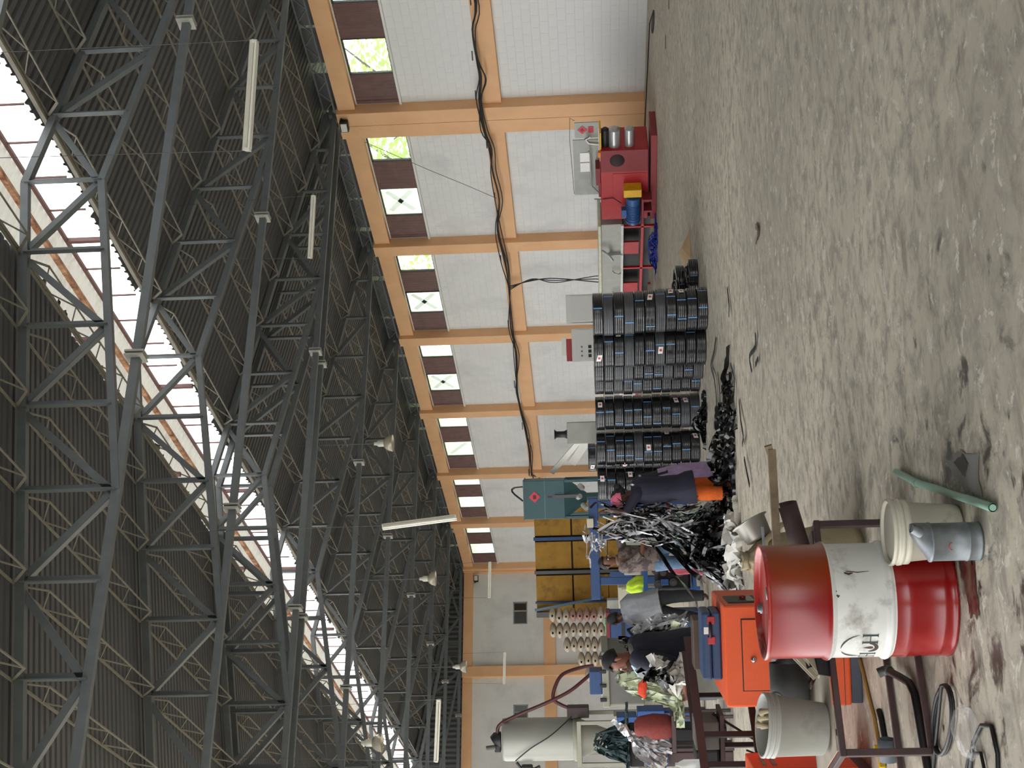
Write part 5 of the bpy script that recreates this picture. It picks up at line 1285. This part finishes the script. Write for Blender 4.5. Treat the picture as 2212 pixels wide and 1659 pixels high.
# mint sack, pink cloth, yellow cloth
def drape(name, label, loc, w_, d_, h_, m, seed, cat='cloth'):
    b = MB(); loft(b, [((0, 0, 0), w_*.55, d_*.5), ((0.02, 0, h_*.3), w_*.5, d_*.5), ((-.02, 0, h_*.7), w_*.42, d_*.42), ((0, 0, h_*.95), w_*.3, d_*.32), ((0, 0, h_), w_*.1, d_*.1)], 36, .09, 6, seed)
    return tag(b.build(name, m, None, loc, VIEW), label, cat)
drape('mint_sack', 'mint green cloth sack standing behind the held film', (6.85, 16.85, 0), .42, .36, .60, cloth('mint_cotton', (.62, .80, .63)), 3, 'sack')
# engine bench with pink cloth
eb = thing('engine_bench', 'blue framed bench with a greasy engine behind the jeans', 'bench', (7.10, 20.15, 0), VIEW)
for x in (-.02, .48):
    for y in (0, .5): MB().bbox((x, y, .44), (.05, .05, .88), .004).build('leg', M_bluem, eb)
MB().bbox((.23, 0, .88), (.56, .06, .07), .005).build('top_rail', M_bluem, eb); MB().bbox((.23, .5, .88), (.56, .06, .07), .005).build('top_rail', M_bluem, eb)
MB().bbox((.23, .25, .12), (.54, .56, .05), .005).build('shelf', M_bluem, eb)
MB().bbox((.23, .28, .45), (.42, .4, .55), .04).build('engine_block', mat('greasy_engine', (.11, .10, .09), .5, var=.3, scale=12), eb)
for i, (x, z, r_) in enumerate(((.12, .68, .07), (.30, .60, .05), (.34, .72, .06), (.15, .45, .06), (.3, .35, .07))):
    MB().tube([(x, .12, z), (x, .04, z)], r_, 14).tube([(x, .04, z), (x, .02, z)], r_*.5, 12).build('pulley', M_dkgrey, eb)
MB().bbox((.16, .05, .58), (.10, .06, .12), .01).build('filter', M_bluem, eb)
drape('pink_cloth', 'pink cloth heaped on the floor before the engine bench', (7.38, 19.72, 0), .30, .2, .55, cloth('rose_cotton', (.80, .40, .46)), 5)
drape('yellow_vest', 'bright yellow vest heaped on the engine bench behind the jeans', (7.27, 20.28, .917), .26, .3, .26, cloth('hi_vis', (.82, .95, .25)), 7)
bc = thing('beige_cabinet', 'plain beige cabinet beside the grey shirted man', 'cabinet', (7.95, 23.35, 0), VIEW)
MB().bbox((.18, .2, .63), (.40, .4, 1.26), .012).build('body', M_beige, bc); MB().bbox((.18, -.004, .65), (.34, .012, 1.1), .004).build('door', M_beige, bc); MB().bbox((.32, -.015, .9), (.02, .02, .1), .003).build('handle', M_black, bc)
gn = MB(); rr = random.Random(3)
for i in range(26):
    a = rr.uniform(0, 6); gn.tube([(.0+.1*cos(a), .1*sin(a), 1.25+rr.uniform(-.05, .1)), (.14*cos(a), .14*sin(a), 1.42+rr.uniform(-.05, .1)), (.1*cos(a+.8), .1*sin(a+.8), 1.50)], .014, 5)
gs = thing('green_strap_reel', 'green plastic strapping on a stand beside the beige cabinet', 'strapping', (7.75, 23.6, 0), VIEW)
gn.build('strapping', mat('bright_green_plastic', (.32, .72, .40), .4), gs); MB().bbox((0, 0, .62), (.22, .22, 1.24), .01).build('stand', M_dkgrey, gs)
gc = thing('grey_control_stand', 'stacked grey control boxes under the gantry beam', 'control box', (8.22, 24.05, 0), VIEW)
MB().bbox((0, 0, 1.30), (.3, .25, .32), .01).build('upper_box', M_gplast, gc); MB().bbox((0, 0, .98), (.28, .25, .28), .01).build('lower_box', M_dkgrey, gc); MB().bbox((0, 0, .42), (.2, .2, .84), .01).build('post', M_dkgrey, gc)
# blue box with red lid
rb = thing('blue_machine', 'blue machine box with a dark red top between the two men', 'machine', (6.80, 21.5, 0), VIEW)
MB().bbox((.12, .2, .72), (.62, .4, 1.44), .012).build('body', M_bsteel, rb); MB().bbox((.12, .2, 1.475), (.64, .42, .07), .01).build('top', mat('dark_red_top', (.42, .10, .15), .5), rb); MB().b3(.0, .26, -.005, 0, 1.2, 1.26).build('decal', M_black, rb)
MB().bbox((-.25, .1, 1.2), (.06, .1, .5), .008).build('grey_edge', M_gplast, rb)
# long grey tank of the left line
tk = thing('left_tank', 'long grey cooling tank with a pale rim behind the camouflage film', 'tank', (5.05, 19.0, 0), VIEW)
MB().bbox((.36, .6, 1.28), (.72, 1.2, .52), .012).build('tank_body', mat('dull_grey_tank', (.42, .41, .39), .6, var=.06), tk)
MB().bbox((.36, .6, 1.56), (.78, 1.26, .10), .012).build('rim', M_olive, tk)
MB().bbox((.0, .6, 1.3), (.04, 1.2, .54), .008).build('end_rim', M_olive, tk)
for x in (.06, .66): MB().bbox((x, .1, .51), (.07, .07, 1.02), .006).build('leg', M_bsteel, tk)
for x in (.06, .66): MB().bbox((x, 1.1, .51), (.07, .07, 1.02), .006).build('leg', M_bsteel, tk)
MB().bbox((.36, .1, .35), (.6, .05, .08), .006).build('low_rail', M_bsteel, tk)
for k in range(4): MB().bbox((.08+k*.2, -.03, 1.60), (.05, .05, .09), .006).build('clamp', M_black, tk)
MB().bbox((.28, .3, 1.70), (.34, .3, .18), .015).build('blue_drive', M_bsteel, tk)
bx_ = thing('blue_cabinet', 'bright blue cabinet left of the grey tank', 'cabinet', (5.32, 21.25, 0), VIEW)
M_cobalt = mat('cobalt_paint', (.10, .28, .52), .5, var=.04)
MB().bbox((.02, .2, .86), (.40, .4, .42), .01).build('lower_box', M_cobalt, bx_); MB().bbox((-.04, .2, 1.24), (.34, .38, .32), .01).build('upper_box', M_cobalt, bx_); MB().bbox((.0, .2, .33), (.36, .36, .66), .008).build('plinth', M_bsteel, bx_); MB().bbox((-.1, .2, 1.42), (.5, .4, .05), .008).build('top_plate', M_olive, bx_)
MB().bbox((.17, .1, .35), (.05, .05, .6), .005).build('blue_leg', M_cobalt, bx_)
rs_ = MB(); loft(rs_, [((0, 0, .0), .13, .12), ((0, 0, .05), .155, .14), ((0.01, 0, .22), .16, .15), ((.0, 0, .40), .14, .13), ((.0, 0, .46), .08, .08)], 26, .03, 5, 8)
stb = thing('low_table', 'low dark table under the rust red sack', 'table', (4.22, 17.15, 0), VIEW)
MB().bbox((0, 0, .74), (.46, .4, .05), .005).build('top', M_dkbrown, stb)
for x in (-.2, .2):
    for y in (-.16, .16): MB().bbox((x, y, .36), (.04, .04, .72), .004).build('leg', M_dkbrown, stb)
tag(rs_.build('red_sack', cloth('rust_sacking', (.46, .19, .17)), None, (4.26, 17.13, .766), VIEW), 'rust red sack standing on the low dark table', 'sack')
yb = thing('motor_unit', 'motor with a yellowish round cover below the silver bundle', 'motor', (3.98, 17.4, 0), VIEW)
MB().tube([(-.02, -.2, .95), (-.02, .2, .95)], .14, 20).build('motor', M_bsteel, yb); MB().tube([(-.02, -.21, .95), (-.02, -.23, .95)], .11, 20).build('cover', mat('old_yellow', (.62, .58, .42), .6), yb); MB().bbox((-.02, 0, .42), (.16, .3, .84), .01).build('stand', M_dkbrown, yb)
# dryer hopper with frame
dh = thing('dryer_silo', 'tall grey cylindrical dryer silo on a square grey frame', 'silo', (6.35, 26.3, 0), VIEW)
M_silo = mat('silo_grey', (.57, .57, .54), .42, metal=.2, var=.06, scale=2)
MB().lathe([(.41, 2.15), (.41, 3.50), (.40, 3.56), (0, 3.60)], 32).build('drum', M_silo, dh)
MB().lathe([(.42, 2.10), (.43, 2.12), (.43, 2.17), (.41, 2.19)], 32).build('flange', M_olive, dh)
MB().lathe([(.40, 2.12), (.14, 1.45), (.12, 1.2)], 28).build('cone', M_silo, dh)
for sx in (-1, 1):
    for sy in (-1, 1): MB().bbox((sx*.40, sy*.40, 1.05), (.07, .07, 2.1), .006).build('leg', M_olive, dh)
for sy in (-1, 1): MB().bbox((0, sy*.40, 2.07), (.87, .08, .08), .006).build('frame_beam', M_olive, dh); MB().bbox((0, sy*.40, 1.2), (.8, .06, .07), .006).build('frame_beam', M_olive, dh)
for sx in (-1, 1): MB().bbox((sx*.40, 0, 2.07), (.08, .74, .08), .006).build('frame_beam', M_olive, dh)
MB().tube([(0, 0, 3.6), (0, 0, 3.72), (-.02, 0, 3.75)], [.16, .14, .1], 16).bbox((-.1, 0, 3.66), (.25, .2, .12), .02).build('blower', M_black, dh)
MB().tube([(-.12, -.1, 3.70), (-.14, -.1, 3.88)], .05, 12).build('inlet', M_dkgrey, dh)
MB().bbox((-.55, -.1, 3.1), (.16, .16, .22), .03).tube([(-.42, -.1, 3.3), (-.55, -.1, 3.2), (-.55, -.1, 2.95), (-.5, -.1, 2.85)], .03, 8).build('motor', M_black, dh)
MB().bbox((.55, -.1, 2.08), (.22, .24, .42), .02).build('heater_box', mat('brown_black_box', (.20, .15, .14), .6), dh)
M_hose = mat('maroon_hose', (.30, .13, .14), .5, var=.2)
MB().tube(smooth([(.05, 0, 3.65), (.30, -.1, 3.62), (.5, -.2, 3.3), (.75, -.25, 2.7), (.95, -.2, 2.25), (1.15, -.1, 1.95), (1.3, 0, 1.75)], 5), .035, 8).build('suction_hose', M_hose, dh)
MB().tube(smooth([(.60, -.1, 2.2), (.68, -.1, 2.4), (.80, -.1, 2.55), (1.05, -.1, 2.5), (1.25, 0, 2.35), (1.35, .1, 2.0), (1.38, .1, 1.75)], 5), .035, 8).build('suction_hose', M_hose, dh)
MB().tube(smooth([(-.3, -.42, 3.3), (-.05, -.48, 3.0), (.2, -.5, 2.6), (.5, -.3, 2.2)], 5), .012, 6).build('power_cable', M_black, dh)
# white grille panel and green net
gp = thing('grille_panel', 'white barred panel standing left of the dryer silo', 'panel', (5.70, 26.75, 0), VIEW)
MB().bbox((0, 0, 1.5), (.05, .04, 3.0), .005).build('stile', M_white, gp); MB().bbox((-.42, 0, 1.5), (.05, .04, 3.0), .005).build('stile', M_white, gp)
for k in range(14): MB().bbox((-.21, 0, .2+k*.2), (.40, .03, .03), .004).build('bar', M_white, gp)
MB().b3(-.42, 0, .03, .04, .05, 2.95).build('backing', M_gplast, gp)
st = thing('net_stand', 'dark stand under the bundle of green net', 'stand', (4.30, 18.2, 0), VIEW)
MB().bbox((0, 0, .64), (.5, .4, 1.28), .02).build('body', mat('dark_stand', (.10, .10, .11), .7), st)
nt_ = film_heap('green_net', 'bundle of dark teal netting heaped on the dark stand', (4.32, 18.16, 1.285), .26, .22, .46, 420, 51, mat('teal_net', (.14, .22, .23), .7, var=.3, scale=20), w=(.02, .04), rot=VIEW, step=.08)
# camouflage coloured film heap on its own crate
cr_ = thing('film_crate', 'low grey crate under the pale green film heap', 'crate', (4.30, 15.0, 0), VIEW)
MB().bbox((0, 0, .38), (.45, .4, .76), .01).build('box', mat('grey_crate', (.40, .40, .37), .7), cr_)
film_heap('green_film_heap', 'heap of crumpled pale green and black film beside the bearded man', (4.28, 14.95, .762), .30, .26, .72, 420, 52, mat('pale_green_film', (.64, .67, .55), .45, var=.2, scale=9, col2=(.28, .29, .24), mix=(.5, .58)), w=(.05, .11), rot=VIEW, step=.1)
tag(MB().tube([(-.06, 0, 0), (0, 0, .03), (.07, 0, .02), (.14, -.02, 0)], [.02, .05, .055, .02], 10).build('orange_rag', cloth('orange_red_cotton', (.75, .23, .12)), None, (4.02, 14.62, 1.16), VIEW), 'orange red rag caught on the pale green film heap', 'rag')
# silver bundle in the helper's fists
hang_at('silver_bundle', 'tied bundle of silver film gripped at the picture edge', (2.28, 9.60, 0), [(.02, 0, 1.41)], [(-.12, 0, 1.20), (-.02, -.05, 1.17), (-.2, 0, 1.22)], 46, 61, M_silver, (.015, .03), -.14, .22)
hang_at('silver_bundle_top', 'loose ends of silver film above the gripping fist', (2.28, 9.60, 0), [(.02, 0, 1.42)], [(.11, 0, 1.50), (.14, 0, 1.54)], 10, 62, M_silver, (.02, .03), .0, .2)
film_heap('white_film_heap', 'bright white film scraps on the floor beyond the steel rack', (2.45, 11.0, 0), .6, .5, .25, 150, 63, mat('white_film', (.86, .85, .82), .4), w=(.06, .14), rot=VIEW)
tag(MB().lathe([(0, 0), (.032, 0), (.034, .01), (.034, .14), (.02, .17), (.013, .18), (.013, .20), (0, .2)], 18).build('water_bottle', glass('bottle_plastic', .4), None, (2.12, 9.58, .942)), 'clear plastic bottle standing on the steel rack', 'bottle')

# ================================================================== TREES OUTSIDE THE WINDOWS
M_leaf = mat('leaf', (.66, .78, .34), .6, var=.3, scale=1.5)
_n = M_leaf.node_tree; _t = _n.nodes.new('ShaderNodeBsdfTranslucent'); _t.inputs[0].default_value = (.55, .70, .18, 1); _x = _n.nodes.new('ShaderNodeMixShader'); _x.inputs[0].default_value = .5
_n.links.new(_n.nodes['Principled BSDF'].outputs[0], _x.inputs[1]); _n.links.new(_t.outputs[0], _x.inputs[2]); _n.links.new(_x.outputs[0], _n.nodes['Material Output'].inputs[0])
M_bark = mat('bark', (.35, .28, .22), .9)
rr = random.Random(77)
leafm = []
def tree(x, y, h_, rad, lab, seed):
    rr = random.Random(seed); t = thing('tree', lab, 'tree', (x, y, -.3), 0, 'trees outside the right wall')
    MB().tube([(0, 0, 0), (.1, .1, h_*.4), (0, .2, h_*.8)], [.22, .16, .05], 8).build('trunk', M_bark, t)
    for k in range(5):
        a = k*1.3; MB().tube([(0, .1, h_*(.45+.06*k)), (cos(a)*rad*.5, sin(a)*rad*.5, h_*(.6+.06*k))], [.08, .02], 6).build('branch', M_bark, t)
    b = MB()
    for _ in range(1500):
        u = Vector((rr.gauss(0, 1), rr.gauss(0, 1), rr.gauss(0, 1))).normalized()*rad*rr.random()**.45
        c = Vector((u.x, u.y, h_*.72+u.z*.9)); a = Vector((rr.uniform(-1, 1), rr.uniform(-1, 1), rr.uniform(-1, 1))).normalized()*rr.uniform(.1, .2); e = a.orthogonal().normalized()*a.length*.5
        b.add([c-a, c+e, c+a, c-e], [(0, 1, 2, 3)])
    o = b.build('foliage', M_leaf, t); o['kind'] = 'stuff'
for i, (y, h_) in enumerate(((29, 11), (34.5, 12), (40, 10), (46, 9.5), (53, 11), (60, 12), (67, 12), (75, 13))):
    tree(28.5+(i % 3)*1.2, y+4, h_, 3.0, '%s leafy tree outside the right wall, counted from the camera' % ORD[i], 200+i)
